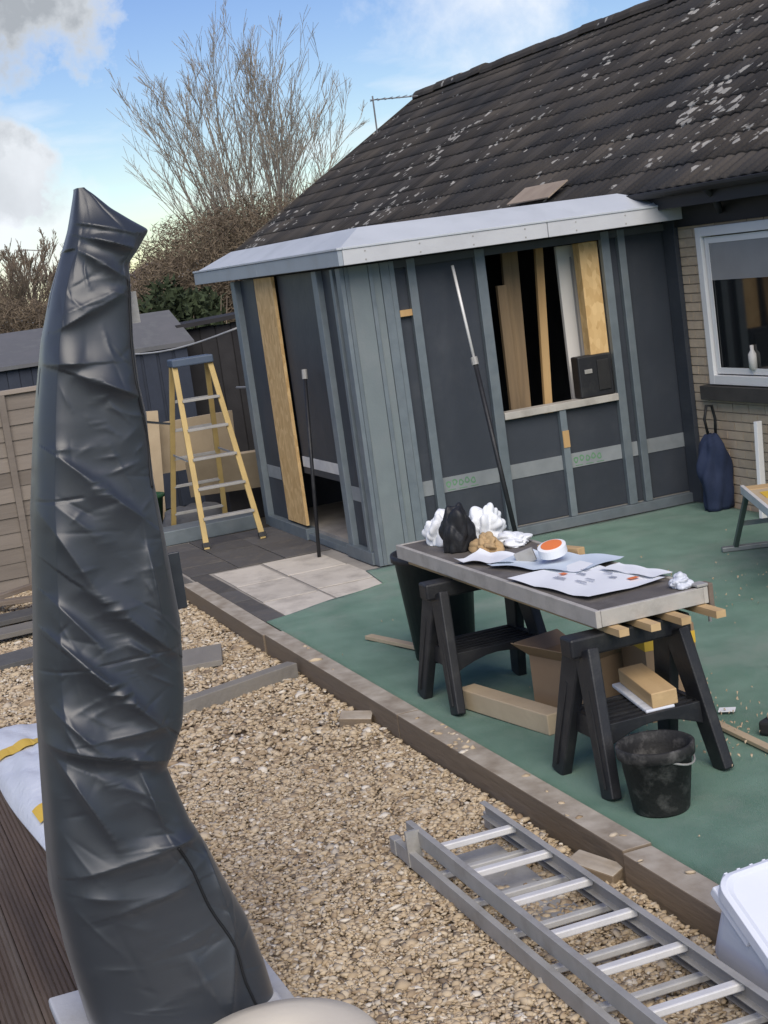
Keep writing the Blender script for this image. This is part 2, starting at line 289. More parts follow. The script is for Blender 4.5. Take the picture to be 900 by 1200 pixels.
def stone_mat():
    mt = bpy.data.materials.new('gravel_stone'); mt.use_nodes = True; t = mt.node_tree; nn = t.nodes; lk = t.links; bs = nn['Principled BSDF']
    at = nn.new('ShaderNodeAttribute'); at.attribute_name = 'shade'
    cr = nn.new('ShaderNodeValToRGB'); lk.new(at.outputs['Fac'], cr.inputs[0]); e = cr.color_ramp.elements
    e[0].position = 0; e[0].color = (0.15, 0.115, 0.08, 1); e[1].position = 1; e[1].color = (0.66, 0.60, 0.50, 1)
    for p, c in ((0.18, (0.29, 0.21, 0.13, 1)), (0.45, (0.43, 0.335, 0.215, 1)), (0.75, (0.55, 0.45, 0.31, 1)), (0.9, (0.46, 0.405, 0.325, 1))):
        x = e.new(p); x.color = c
    lk.new(cr.outputs[0], bs.inputs['Base Color']); bs.inputs['Roughness'].default_value = 0.75
    MATS['gravel_stone'] = mt
stone_mat()

# ------------------------------------------------------------------ mesh helpers
class MB:
    def __init__(s): s.v = []; s.f = []; s.smooth = False
    def add(s, vs, fs):
        o = len(s.v); s.v += [tuple(v) for v in vs]; s.f += [tuple(i+o for i in f) for f in fs]; return s
    def box(s, x0, x1, y0, y1, z0, z1):
        return s.add([(x0,y0,z0),(x1,y0,z0),(x1,y1,z0),(x0,y1,z0),(x0,y0,z1),(x1,y0,z1),(x1,y1,z1),(x0,y1,z1)],
                     [(0,3,2,1),(4,5,6,7),(0,1,5,4),(1,2,6,5),(2,3,7,6),(3,0,4,7)])
    def bar(s, p0, p1, wd, th, upv=(0,0,1), w1=None, t1=None):
        p0 = Vector(p0); p1 = Vector(p1); d = (p1-p0).normalized(); upv = Vector(upv)
        if abs(d.dot(upv)) > 0.98: upv = Vector((1,0,0))
        sx = d.cross(upv).normalized(); sz = sx.cross(d)
        w1 = wd if w1 is None else w1; t1 = th if t1 is None else t1; vs = []
        for p, a, b in ((p0, wd, th), (p1, w1, t1)):
            for i, j in ((-1,-1),(1,-1),(1,1),(-1,1)): vs.append(p + sx*(i*a/2) + sz*(j*b/2))
        return s.add(vs, [(0,1,2,3),(7,6,5,4),(0,4,5,1),(1,5,6,2),(2,6,7,3),(3,7,4,0)])
    def tube(s, pts, radii, n=8, cap=True):
        pts = [Vector(p) for p in pts]
        if not isinstance(radii, (list, tuple)): radii = [radii]*len(pts)
        o = len(s.v); prev = None
        for i, p in enumerate(pts):
            d = (pts[min(i+1, len(pts)-1)] - pts[max(i-1, 0)]).normalized()
            if prev is None: a = d.orthogonal().normalized()
            else: a = (prev - d*prev.dot(d)).normalized()
            prev = a; b = d.cross(a)
            for k in range(n):
                t = 2*math.pi*k/n; s.v.append(tuple(p + (a*math.cos(t) + b*math.sin(t))*radii[i]))
        for i in range(len(pts)-1):
            for k in range(n):
                k2 = (k+1) % n; s.f.append((o+i*n+k, o+i*n+k2, o+(i+1)*n+k2, o+(i+1)*n+k))
        if cap:
            s.f.append(tuple(o+k for k in reversed(range(n)))); e = o+(len(pts)-1)*n; s.f.append(tuple(e+k for k in range(n)))
        return s
    def lathe(s, prof, c=(0,0,0), n=32, jit=0.0):
        o = len(s.v)
        for r, z in prof:
            for k in range(n):
                t = 2*math.pi*k/n; s.v.append((c[0]+r*math.cos(t), c[1]+r*math.sin(t), c[2]+z))
        for i in range(len(prof)-1):
            for k in range(n):
                k2 = (k+1) % n; s.f.append((o+i*n+k, o+i*n+k2, o+(i+1)*n+k2, o+(i+1)*n+k))
        s.f.append(tuple(o+k for k in reversed(range(n)))); e = o+(len(prof)-1)*n; s.f.append(tuple(e+k for k in range(n)))
        return s
    def prism(s, poly, a, b):
        """poly: 3D points, extruded by vector b-a"""
        dv = Vector(b)-Vector(a); n = len(poly); P = [Vector(p) for p in poly]
        vs = P + [p+dv for p in P]
        return s.add(vs, [tuple(reversed(range(n))), tuple(range(n, 2*n))] + [(i, (i+1) % n, n+(i+1) % n, n+i) for i in range(n)])
    def mesh(s, name, mat, smooth=False):
        me = bpy.data.meshes.new(name); me.from_pydata(s.v, [], s.f)
        bm = bmesh.new(); bm.from_mesh(me); bmesh.ops.recalc_face_normals(bm, faces=bm.faces); bm.to_mesh(me); bm.free()
        me.materials.append(M(mat))
        if smooth: me.shade_smooth()
        return me
    def build(s, name, mat, parent=None, smooth=False, bevel=0.0, loc=None, rot=None):
        o = bpy.data.objects.new(name, s.mesh(name, mat, smooth)); COL.objects.link(o)
        if parent: o.parent = parent
        if loc is not None: o.location = loc
        if rot is not None: o.rotation_euler = rot
        if bevel:
            b = o.modifiers.new('bevel', 'BEVEL'); b.width = bevel; b.segments = 2; b.limit_method = 'ANGLE'
        return o
def tag(o, label=None, cat=None, group=None, kind=None):
    for k, v in (('label', label), ('category', cat), ('group', group), ('kind', kind)):
        if v: o[k] = v
    return o
def empty(name, loc=(0,0,0), rot=(0,0,0), **kw):
    o = bpy.data.objects.new(name, None); COL.objects.link(o); o.location = loc; o.rotation_euler = rot
    o.empty_display_size = 0.1
    return tag(o, **kw)
def np_mesh(name, V, Fc, mat, attr=None, smooth=False):
    """V (n,3), Fc (m,k) all same k"""
    me = bpy.data.meshes.new(name); V = np.asarray(V, np.float32); Fc = np.asarray(Fc, np.int32); k = Fc.shape[1]
    me.vertices.add(len(V)); me.vertices.foreach_set('co', V.ravel())
    me.loops.add(Fc.size); me.loops.foreach_set('vertex_index', Fc.ravel())
    me.polygons.add(len(Fc)); me.polygons.foreach_set('loop_start', np.arange(0, Fc.size, k, dtype=np.int32))
    me.polygons.foreach_set('loop_total', np.full(len(Fc), k, np.int32))
    me.update(calc_edges=True); me.materials.append(M(mat))
    if attr is not None:
        a = me.attributes.new('shade', 'FLOAT', 'POINT'); a.data.foreach_set('value', np.asarray(attr, np.float32))
    if smooth: me.shade_smooth()
    return me
def obj(name, me, parent=None):
    o = bpy.data.objects.new(name, me); COL.objects.link(o)
    if parent: o.parent = parent
    return o
def share(name, me, parent, loc, rot=(0,0,0), scale=(1,1,1)):
    o = bpy.data.objects.new(name, me); COL.objects.link(o); o.parent = parent; o.location = loc; o.rotation_euler = rot; o.scale = scale
    return o

# ================================================================== ground
g = MB().box(-900, 300, -600, 600, -0.6, -0.16).build('ground', 'lawn'); tag(g, 'rough grassed ground stretching away behind the gardens', 'ground', kind='structure')
g = MB().box(-17.5, 3, -3.0, 8.0, -0.159, -0.14).build('garden_soil', 'soil'); tag(g, 'bare brown earth of the back garden', 'ground', kind='structure')
bed = MB().box(-14.3, -2.6, 1.22, 2.64, -0.139, -0.112).box(-14.3, -9.13, -1.5, 1.219, -0.139, -0.1125).build('gravel_bed', 'gravel_bed'); tag(bed, 'sandy bed under the golden gravel', 'gravel bed', kind='structure')
# loose stones
def gravel():
    ph = (1+5**0.5)/2
    iv = np.array([(-1,ph,0),(1,ph,0),(-1,-ph,0),(1,-ph,0),(0,-1,ph),(0,1,ph),(0,-1,-ph),(0,1,-ph),(ph,0,-1),(ph,0,1),(-ph,0,-1),(-ph,0,1)], float)
    iv /= np.linalg.norm(iv[0])
    ifc = np.array([(0,11,5),(0,5,1),(0,1,7),(0,7,10),(0,10,11),(1,5,9),(5,11,4),(11,10,2),(10,7,6),(7,1,8),(3,9,4),(3,4,2),(3,2,6),(3,6,8),(3,8,9),(4,9,5),(2,4,11),(6,2,10),(8,6,7),(9,8,1)])
    # density higher close to the viewer
    xs = np.concatenate([RNG.uniform(-7.6, -2.8, 46000), RNG.uniform(-14.2, -7.6, 26000)])
    n0 = len(xs); xs = np.concatenate([RNG.uniform(-14.2, -9.15, 16000), xs]); n = len(xs)
    ys = np.concatenate([RNG.uniform(0.2, 1.27, 16000), RNG.uniform(1.23, 2.63, n0)])
    size = np.where(xs > -7.6, 1.0, 1.25)*RNG.lognormal(math.log(0.0092), 0.36, n)
    hump = 0.004*np.sin(xs*1.9+ys*2.3) + 0.004*np.sin(xs*4.1-ys*3.7)
    zs = -0.106 + hump + RNG.uniform(-0.006, 0.012, n)
    k = n-40      # a few strays kicked up on to the timber edging
    xs[k:] = RNG.uniform(-9.6, -4.4, 40); ys[k:] = RNG.uniform(2.655, 2.765, 40); zs[k:] = 0.025; xs[k:k+22] = RNG.normal(-7.0, .10, 22)
    ang = RNG.uniform(0, 2*np.pi, n); tl = RNG.normal(0, 0.5, n)
    sc3 = np.stack([RNG.uniform(1.0, 1.9, n), RNG.uniform(0.7, 1.2, n), RNG.uniform(0.35, 0.75, n)], 1)*size[:, None]
    jit = 1+RNG.uniform(-0.36, 0.30, (n, 12, 1))
    P = iv[None]*jit*sc3[:, None]
    ct, st = np.cos(tl)[:, None], np.sin(tl)[:, None]
    y2 = P[..., 1]*ct - P[..., 2]*st; z2 = P[..., 1]*st + P[..., 2]*ct
    ca, sa = np.cos(ang)[:, None], np.sin(ang)[:, None]
    X = P[..., 0]*ca - y2*sa + xs[:, None]; Y = P[..., 0]*sa + y2*ca + ys[:, None]; Z = z2 + zs[:, None]
    V = np.stack([X, Y, Z], -1).reshape(-1, 3)
    Fc = (ifc[None] + (np.arange(n)*12)[:, None, None]).reshape(-1, 3)
    sh = np.repeat(np.clip(RNG.normal(0.55, 0.24, n), 0, 1), 12)
    o = obj('gravel', np_mesh('gravel', V, Fc, 'gravel_stone', sh))
    tag(o, 'loose golden beige gravel between the decking and the timber edging', 'gravel', kind='stuff')
gravel()

# green carpet: one sheet, slightly rumpled
def carpet():
    nx, ny = 120, 60; x0, x1, y0, y1 = -11.55, -2.0, 2.79, 6.97
    xs = np.linspace(x0, x1, nx); ys = np.linspace(y0, y1, ny); Xg, Yg = np.meshgrid(xs, ys)
    Z = 0.004 + 0.004*np.sin(Xg*2.3+Yg*1.1)*np.sin(Yg*2.9-Xg*0.8)
    for (cx, cy, a, l, s, h) in ((-6.2, 4.6, 0.25, 1.2, 0.05, 0.016), (-5.4, 4.3, -0.1, 0.9, 0.04, 0.014), (-8.2, 5.2, 0.5, 1.4, 0.06, 0.014), (-10.1, 4.4, 1.2, 0.9, 0.06, 0.012), (-4.6, 3.3, 0.2, 0.8, 0.05, 0.012), (-9.5, 3.3, -0.4, 0.8, 0.06, 0.012)):
        u = (Xg-cx)*math.cos(a)+(Yg-cy)*math.sin(a); v = -(Xg-cx)*math.sin(a)+(Yg-cy)*math.cos(a)
        Z += 1.5*h*np.exp(-(v/s)**2)*np.exp(-(u/l)**2)
    V = np.stack([Xg, Yg, Z], -1)
    # left end laid at a slant over the paving
    k = np.clip((-10.3-V[..., 0])/1.25, 0, 1)
    V[..., 0] = np.where(V[..., 1] < 3.9, np.maximum(V[..., 0], -10.57-(V[..., 1]-2.9)*0.42+0.02*np.sin(V[..., 1]*9)), V[..., 0])
    V = V.reshape(-1, 3)
    idx = np.arange(nx*ny).reshape(ny, nx)
    Fc = np.stack([idx[:-1, :-1], idx[:-1, 1:], idx[1:, 1:], idx[1:, :-1]], -1).reshape(-1, 4)
    o = obj('green_carpet', np_mesh('green_carpet', V, Fc, 'carpet', smooth=True)); tag(o, 'dark green outdoor carpet covering the patio', 'carpet', kind='structure')
    s = o.modifiers.new('thickness', 'SOLIDIFY'); s.thickness = 0.006; s.offset = -1
carpet()
MB().box(-14.6, -2.0, 2.78, 6.99, -0.138, -0.012).build('patio_base', 'concrete')
tag(bpy.data.objects['patio_base'], 'concrete base under the patio', 'patio', kind='structure')

# pale paving by the door and dark paving beyond
pav = empty('paving', kind='structure', label='pale paving slabs outside the extension doorway', cat='paving')
rs = random.Random(3)
for (x0, x1, y0, y1) in ((-12.72,-11.98,2.98,3.40),(-11.97,-11.22,2.97,3.41),(-11.21,-10.30,2.96,3.42),(-12.76,-12.02,3.42,3.93),(-12.01,-11.30,3.43,3.94),(-11.29,-10.52,3.43,3.94)):
    MB().box(x0+.006, x1-.006, y0+.006, y1-.006, -0.010, -0.003+rs.uniform(-.002,.002)).build('slab', 'slab', pav, bevel=0.003)
dpv = empty('dark_paving', kind='structure', label='dark weathered paving under the stepladder', cat='paving')
for i in range(4):
    for j in range(3):
        x0 = -14.55+i*0.44; y0 = 2.80+j*0.42
        if x0+0.43 > -12.77 and y0 > 2.95: continue
        MB().box(x0+.005, x0+.435, y0+.005, y0+.415, -0.010, -0.002+rs.uniform(-.003,.004)).build('slab', 'dark_paving', dpv, bevel=0.003)
for i in range(5):
    x0 = -12.77+i*0.45
    MB().box(x0+.005, x0+.445, 2.795, 2.955, -0.010, -0.004+rs.uniform(-.002,.002)).build('slab', 'dark_paving', dpv, bevel=0.003)

# timber edging of the patio: lengths of sleeper end to end
xe = -12.42
for i, L in enumerate((2.35, 2.45, 2.4, 2.4)):
    lab = ('mossy timber edging length nearest the stepladder', 'timber edging length beside the far trestle', 'brown timber edging length beside the near trestle', 'timber edging length beside the aluminium ladder')[i]
    o = MB().box(0.004, L-0.004, 0, 0.13, -0.15, 0.02+rs.uniform(-.006,.006)).build('timber_edging', 'edge_timber', bevel=0.006, loc=(xe, 2.645+rs.uniform(-.008,.008), 0), rot=(0, 0, rs.uniform(-.004,.004)))
    tag(o, lab, 'edging', 'timber edging lengths between gravel and carpet'); xe += L
# decking
deck = empty('decking', kind='structure', label='grooved brown timber decking', cat='decking')
def deck_board(L, wd):
    n = 7; poly = []
    for i in range(n):
        a = i*wd/n; b = (i+1)*wd/n
        poly += [(a+0.0015, 0), (b-0.0055, 0), (b-0.0045, -0.006), (b-0.0002, -0.006)]
    pts = [(0, p[0], p[1]) for p in poly] + [(0, wd, -0.028), (0, 0, -0.028)]
    return MB().prism(pts, (0,0,0), (L,0,0))
dm = deck_board(7.4, 0.138).mesh('deck_board', 'decking')
for i in range(22):
    share('board', dm, deck, (-9.1 + rs.uniform(-.01,.01), -1.96 + i*0.1395, 0.0+rs.uniform(-.001,.001)))
MB().box(-9.1, -1.7, 1.115, 1.20, -0.14, -0.002).build('edge_trim', 'deck_trim', deck, bevel=0.004)
tag(deck.children[-1], 'pale grey edge trim of the decking')
MB().box(-9.08, -1.7, -1.9, 1.10, -0.139, -0.03).build('deck_frame', 'dark_wood', deck)

# cross timbers, slabs and offcuts lying in the gravel
tag(MB().bar((-9.02,1.70,-0.075),(-9.32,2.60,-0.06),0.10,0.10).build('timber_rail','grey_timber',bevel=.005), 'weathered grey timber rail dividing the gravel bed', 'timber')
tag(MB().bar((-9.45,1.10,-0.085),(-9.12,1.68,-0.085),0.10,0.10).build('timber_rail','grey_timber',bevel=.005), 'grey timber rail end behind the white sack', 'timber')
tag(MB().box(-0.22,0.22,-0.35,0.35,-0.02,0.02).build('paving_slab','grey_timber',bevel=.004,loc=(-10.25,2.02,-0.075),rot=(0.02,0.02,-0.25)), 'loose flat grey slab lying on the gravel behind the parasol cover', 'slab')
for i,(x,y,z,rz,L,wd,lab) in enumerate(((-12.9,1.35,-0.06,0.25,1.1,0.35,'broad grey slate at the bottom of the pile by the fence'),(-12.2,1.3,-0.03,0.1,1.3,0.22,'long grey board lying across the pile by the fence'),(-11.4,1.33,-0.065,0.18,1.0,0.3,'flat grey slab nearest the white sack'),(-13.3,1.4,0.0,-0.35,0.9,0.14,'pale broken board on top of the pile by the fence'),(-13.6,1.5,0.03,0.5,0.7,0.10,'thin pale offcut topmost on the pile by the fence'))):
    tag(MB().box(-L/2,L/2,-wd/2,wd/2,-0.02,0.02).build('slate_board',('slate','grey_timber','slate','old_timber','old_timber')[i],bevel=.004,loc=(x,y,z),rot=(rs.uniform(-.05,.05),rs.uniform(-.04,.04),rz+math.pi/2)), lab, 'board', 'boards and slates piled by the fence')
o = MB().box(-.11,.11,-.05,.05,-.035,.035).build('brick','edge_timber',bevel=.006,loc=(-5.33,2.585,-0.07),rot=(0.1,0.15,0.5)); tag(o,'broken brown brick beside the timber edging and ladder','brick')
o = MB().box(-.09,.09,-.05,.05,-.03,.03).build('brick','edge_timber',bevel=.006,loc=(-8.05,2.56,-0.08),rot=(0.2,0.1,1.1)); tag(o,'small dark brick half buried against the timber edging','brick')
o = MB().box(-.42,.42,-.13,.13,-.004,.004).build('metal_sheet','alu_dull',bevel=.002,loc=(-5.42,2.26,-0.085),rot=(0.02,0.03,0.0)); tag(o,'flat grey sheet lying on the gravel under the ladder','sheet')

# ================================================================== house
HX0, HX1 = -24.8, -4.0
house = empty('bungalow', (-14, 7, 0), label='brick bungalow with dark lichen spotted tiled roof and white window', cat='house')
house.location = (0,0,0)
RIDGE_Y, RIDGE_Z, EAVE_Y, EAVE_Z = 10.5, 4.94, 6.75, 2.66
WX0, WX1, WZ0, WZ1 = -11.18, -9.3, 1.02, 2.29
wall = MB()
wall.box(HX0+.1, WX0, 7.012, 7.25, -0.15, 2.62).box(WX1, HX1-.1, 7.012, 7.25, -0.15, 2.62).box(WX0, WX1, 7.012, 7.25, -0.15, WZ0).box(WX0, WX1, 7.012, 7.25, WZ1, 2.62)
wall.box(HX0+.1, HX1-.1, 13.7, 13.95, -0.15, 2.62)
for x in (HX0+.1, HX1-.35): wall.prism([(x,7.25,-.15),(x,13.7,-.15),(x,13.7,2.6),(x,10.5,4.75),(x,7.25,2.7)], (0,0,0), (.25,0,0))
walls = wall.build('wall', 'mortar', house)
# bricks (those in view are pieces of their own)
bme = MB().box(-.1075,.1075,-.009,.02,-.0325,.0325).mesh('brick','brick')
far = MB(); nb = 0
for r in range(36):
    z = -0.03 + r*0.075 + 0.0325
    if z > 2.6: break
    for c in range(-2, 16):
        x = -11.60 + c*0.225 + (0.1125 if r % 2 else 0)
        if x < -11.62 or x > -8.4: continue
        if x+.1 > WX0 and x-.1 < WX1 and z+.03 > WZ0-.13 and z-.03 < WZ1+.0: 
            if not (x+.1 > WX0 and x-.1075 < WX0-0.02 and z > WZ0): continue
            continue
        if x < -10.0 and nb < 290:
            share('brick', bme, walls, (x, 7.012-.004+rs.uniform(-.002,.002), z)); nb += 1
        else:
            far.box(x-.1075, x+.1075, 7.001, 7.03, z-.0325, z+.0325)
# half bricks closing the window reveal
for r in range(36):
    z = -0.03 + r*0.075 + 0.0325
    if WZ0-.10 < z < WZ1-.02:
        x1 = WX0-.008; x0 = max(v for v in (-11.60+.1175+k*.225+(0.1125 if r%2 else 0) for k in range(-2,4)) if v < x1-.03)
        share('brick', bme, walls, ((x0+x1)/2, 7.009, z), scale=((x1-x0)/.215,1,1))
fo = far.build('brick_courses', 'brick', walls); fo['kind'] = 'stuff'
# roof deck, gable verges, soffit
s_r = (RIDGE_Z-EAVE_Z)/(RIDGE_Y-EAVE_Y); ang = math.atan(s_r)
rb = MB()
rb.prism([(HX0,EAVE_Y,EAVE_Z-.10),(HX0,RIDGE_Y,RIDGE_Z-.10),(HX0,14.25,EAVE_Z-.10),(HX0,14.25,EAVE_Z-.04),(HX0,RIDGE_Y,RIDGE_Z-.04),(HX0,EAVE_Y,EAVE_Z-.04)],(0,0,0),(HX1-HX0,0,0))
roof = rb.build('roof', 'soffit', house)
MB().box(HX0+.02, HX1, EAVE_Y+.03, 7.0, 2.50, 2.555).build('soffit', 'soffit', roof)
MB().box(HX0+.02, HX1, EAVE_Y+.005, EAVE_Y+.028, 2.47, 2.62).build('fascia', 'soffit', roof)
gut = MB()
prof = [(EAVE_Y-.055+.055*math.cos(t), 2.62+.055*math.sin(t)) for t in [math.pi+math.pi*i/8 for i in range(9)]]
gp = [(HX0,y,z) for y,z in prof] + [(HX0,y+(.004 if i<4 else -.004),z+.004) for i,(y,z) in reversed(list(enumerate(prof)))]
gut.prism(gp,(0,0,0),(HX1-HX0,0,0)); gut.build('gutter','soffit',roof)
MB().tube([(-10.52,6.70,2.58),(-10.60,6.82,2.50),(-10.75,6.95,2.40)],.03,10).build('downpipe_elbow','soffit',roof,smooth=True)
# tiles: double roman profile, one mesh shared
TW, TL, GA = 0.30, 0.42, 0.345
def tile_arrays():
    u = np.linspace(0, TW+0.012, 15)
    prof = np.abs(np.sin(np.pi*u/0.15))**0.7*0.022
    th = 0.014
    V = []
    for yy, lift in ((0, 0.020), (TL, 0.0)):
        for k in range(15): V.append((u[k], yy, prof[k]+lift))
    for k in range(15): V.append((u[k], 0, prof[k]+0.020-th))
    Fq = [(k, k+1, 15+k+1, 15+k) for k in range(14)] + [(30+k, 30+k+1, k+1, k) for k in range(14)]
    return np.array(V), np.array(Fq)
TV, TF = tile_arrays()
tme = np_mesh('tile', TV, TF, 'roof_tile', np.zeros(len(TV)))
Rx = np.array(Matrix.Rotation(ang, 3, 'X'))
tiles = []
ncol = int((HX1-HX0)/TW)
for r in range(13):
    d = -0.03 + r*GA
    for c in range(ncol):
        x = HX0 + c*TW + (rs.uniform(-.003,.003)); y = EAVE_Y + d*math.cos(ang); z = EAVE_Z - .035 + d*math.sin(ang)
        tiles.append((x, y, z, r, rs.gauss(0, .006), rs.gauss(0, .004)))
def inview(t):
    v = Vector((t[0]+.15, t[1]+.15, t[2]+.1)) - EYE; zc = v.dot(fw)
    px = 450+F_PX*v.dot(rt)/zc; py = 600-F_PX*v.dot(up)/zc
    return zc > 0 and -10 < px < 910 and -10 < py < 320
vis = sorted([t for t in tiles if inview(t)], key=lambda t: (Vector(t[:3])-EYE).length)
near = set(id(t) for t in vis[:300]); AV = []; AF = []; AS = []; off = 0
for t in tiles:
    if id(t) in near:
        share('tile', tme, roof, t[:3], (ang+t[5], t[4], t[4]*0.7))
    else:
        AV.append(TV @ Rx.T + np.array(t[:3])); AF.append(TF+off); AS.append(np.full(len(TV), rs.random())); off += len(TV)
o = obj('tile_courses', np_mesh('tile_courses', np.concatenate(AV), np.concatenate(AF), 'roof_tile', np.concatenate(AS)), roof); o['kind'] = 'stuff'
# ridge tiles
rp = [(0, RIDGE_Y+.13*math.cos(t), RIDGE_Z-.07+.13*math.sin(t)) for t in [math.pi*i/8 for i in range(9)]]
rme = MB().prism([(p[0], p[1]-RIDGE_Y, p[2]-RIDGE_Z) for p in rp], (0,0,0), (.44,0,0)).mesh('ridge_tile','roof_tile')
for i in range(int((HX1-HX0)/.45)):
    share('ridge_tile', rme, roof, (HX0+i*.45, RIDGE_Y, RIDGE_Z+.02+rs.uniform(-.012,.015)), (0, rs.uniform(-.02,.02), 0))
MB().box(HX0-.03, HX0+.02, 0, 4.42, -.10, .03).build('verge', 'roof_tile', roof, loc=(0,EAVE_Y-.02,EAVE_Z-.03), rot=(ang,0,0))
# far slope: plain sheet of tiles never seen from here
# window of the house
win = MB()
fr = 0.075
win.box(WX0,WX0+fr,7.0-.03,7.07,WZ0,WZ1).box(WX1-fr,WX1,6.97,7.07,WZ0,WZ1).box(WX0+fr,WX1-fr,6.97,7.07,WZ0,WZ0+fr).box(WX0+fr,WX1-fr,6.97,7.07,WZ1-fr,WZ1)
wo = win.build('window', 'white_upvc', house, bevel=.004); tag(wo,'white plastic framed kitchen window')
sash = MB(); a=WX0+fr+.012; b=-10.02; z0=WZ0+fr+.01; z1=WZ1-fr-.01
for (p,q) in ((a,b),(b+.06,WX1-fr-.012)):
    sash.box(p,p+.05,6.985,7.04,z0,z1).box(q-.05,q,6.985,7.04,z0,z1).box(p+.05,q-.05,6.985,7.04,z0,z0+.05).box(p+.05,q-.05,6.985,7.04,z1-.05,z1)
sash.box(b,b+.06,6.975,7.06,WZ0+fr,WZ1-fr).build('sash','white_upvc',wo,bevel=.003)
MB().box(WX0+.1,WX1-.1,7.012,7.018,WZ0+.1,WZ1-.1).build('pane','glass_dark',wo)
MB().box(WX0-.10,WX1+.10,6.93,7.06,WZ0-.125,WZ0-.01).build('window_sill','stone_sill',house,bevel=.004)
MB().box(WX0+.1,WX1-.1,7.004,7.010,1.86,WZ1-.1).build('blind','blind',wo)
MB().lathe([(.035,0),(.035,.12),(.015,.15),(.015,.19)],(-10.57,6.998+.0,WZ0+.13),14).build('bottle','white_door',wo,smooth=True)
wo.children[-1].scale=(1,.12,1); wo.children[-1].location=(0,7.0*.88,0)
# white fixing under the eaves
MB().prism([(-11.56,6.72,2.49),(-11.40,6.72,2.49),(-11.45,6.72,2.41),(-11.50,6.72,2.40)],(0,0,0),(0,.05,0)).build('vent_cap','white_upvc',house,bevel=.004)
MB().box(-11.63,HX1-.1,6.972,6.998,2.31,2.52).build('dark_cladding','soffit',house,bevel=.003)
# felt offcut and lead on the lower courses
MB().box(-.42,.42,0,.26,0,.012).build('felt_strip','felt_scrap',house,loc=(-13.65,6.74,2.725),rot=(ang,.0,.03))

# TV aerial at the gable
aer = empty('tv_aerial',(-24.6,9.6,4.3),label='grey TV aerial on the far gable of the bungalow',cat='aerial')
MB().tube([(0,0,-.5),(0,0,.68)],.014,8).build('mast','aerial_metal',aer)
MB().tube([(0,-.05,.62),(.1,.75,.60)],.010,8).build('boom','aerial_metal',aer)
for i in range(6): MB().tube([(-.18+.02*i,.02+.12*i,.615),(.18+.02*i,.02+.12*i,.615)],.005,6).build('element','aerial_metal',aer)

# ================================================================== extension
ext = empty('house_extension', (0,0,0), label='half built dark panelled extension with grey steel studs and white edged roof', cat='extension')
XR, YF, XL, YB, ZT = -11.65, 4.12, -14.72, 6.98, 2.36
MB().box(XL,XR-.03,YF+.03,YB,-0.011,0.085).build('floor_slab','concrete',ext)
# right hand wall
def rb_(name, y0,y1,z0,z1,mat='board_grey',x0=XR-.05,x1=XR-.02,bev=.002): return MB().box(x0,x1,y0,y1,z0,z1).build(name,mat,ext,bevel=bev)
for (y0,y1,z0,z1) in ((4.47,4.63,.09,ZT),(4.70,5.22,.09,ZT),(5.30,5.80,.09,.96),(5.86,6.36,.09,.96),(6.43,6.51,.09,ZT),(6.58,6.985,.09,ZT)):
    rb_('wall_board',y0-.02,y1+.02,z0,z1)
for y,z0,z1,wd in ((4.50,.08,ZT,.045),(4.665,.08,ZT,.07),(5.26,.08,ZT,.085),(6.395,.08,ZT,.075),(6.545,.08,ZT,.065),(5.83,.08,.97,.06)):
    MB().box(XR-.018,XR+.035,y-wd/2,y+wd/2,z0,z1).build('stud','steel_stud',ext,bevel=.004)
MB().box(XR-.06,XR+.045,4.15,6.985,-.004,.078).build('sole_plate','steel_stud',ext,bevel=.004)
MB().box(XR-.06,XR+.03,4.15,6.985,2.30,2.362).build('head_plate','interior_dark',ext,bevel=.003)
MB().box(XR-.10,XR+.045,5.305,6.355,.972,1.03).build('window_sill','table_rim',ext,bevel=.004)
MB().box(XR+.037,XR+.042,5.80,5.86,.66,.80).build('wood_packer','pine',ext)
MB().box(XR-.016,XR+.03,4.525,4.628,1.92,1.97).build('wood_packer','pine',ext)
for (y0,y1,pr) in ((4.525,4.628,0),(4.702,5.215,1),(5.305,5.798,0),(5.862,6.355,1),(6.435,6.51,0),(6.58,6.98,0)):
    t = MB().box(XR-.0185,XR-.013,y0,y1,.475,.595).build('joint_tape','joint_tape',ext)
    if pr:
        pm = MB()
        for k in range(5):
            yy = y0+.06+.055*k; zz=.50+.01*(k%2)
            c=[(XR-.0125,yy+.022*math.cos(a)*(1+.25*math.sin(3*a+k)),zz+.035+.028*math.sin(a)) for a in [2*math.pi*i/10 for i in range(10)]]
            c2=[(p[0],yy+(p[1]-yy)*.5,zz+.035+(p[2]-zz-.035)*.5) for p in c]; n=10
            pm.add(c+c2,[(i,(i+1)%n,n+(i+1)%n,n+i) for i in range(n)])
        for k in range(3): pm.box(XR-.0127,XR-.0122,y0+.05+.1*k,y0+.12+.1*k,.486,.492)
        pm.build('print','tape_print',t)
MB().box(XR+.001,-11.47,6.955,6.997,.0,2.46).build('end_board','board_grey',ext,bevel=.002)
# corner column: folded steel plates
for i,(y0,y1,x1,mt) in enumerate(((4.10,4.135,.05,'steel_stud'),(4.135,4.30,.043,'steel_plate'),(4.30,4.335,.05,'steel_stud'),(4.335,4.40,.035,'steel_plate'),(4.40,4.475,.045,'steel_stud'))):
    MB().box(XR-.05,XR+x1,y0+.001,y1-.001,0.0,ZT).build('corner_plate',mt,ext,bevel=.003)
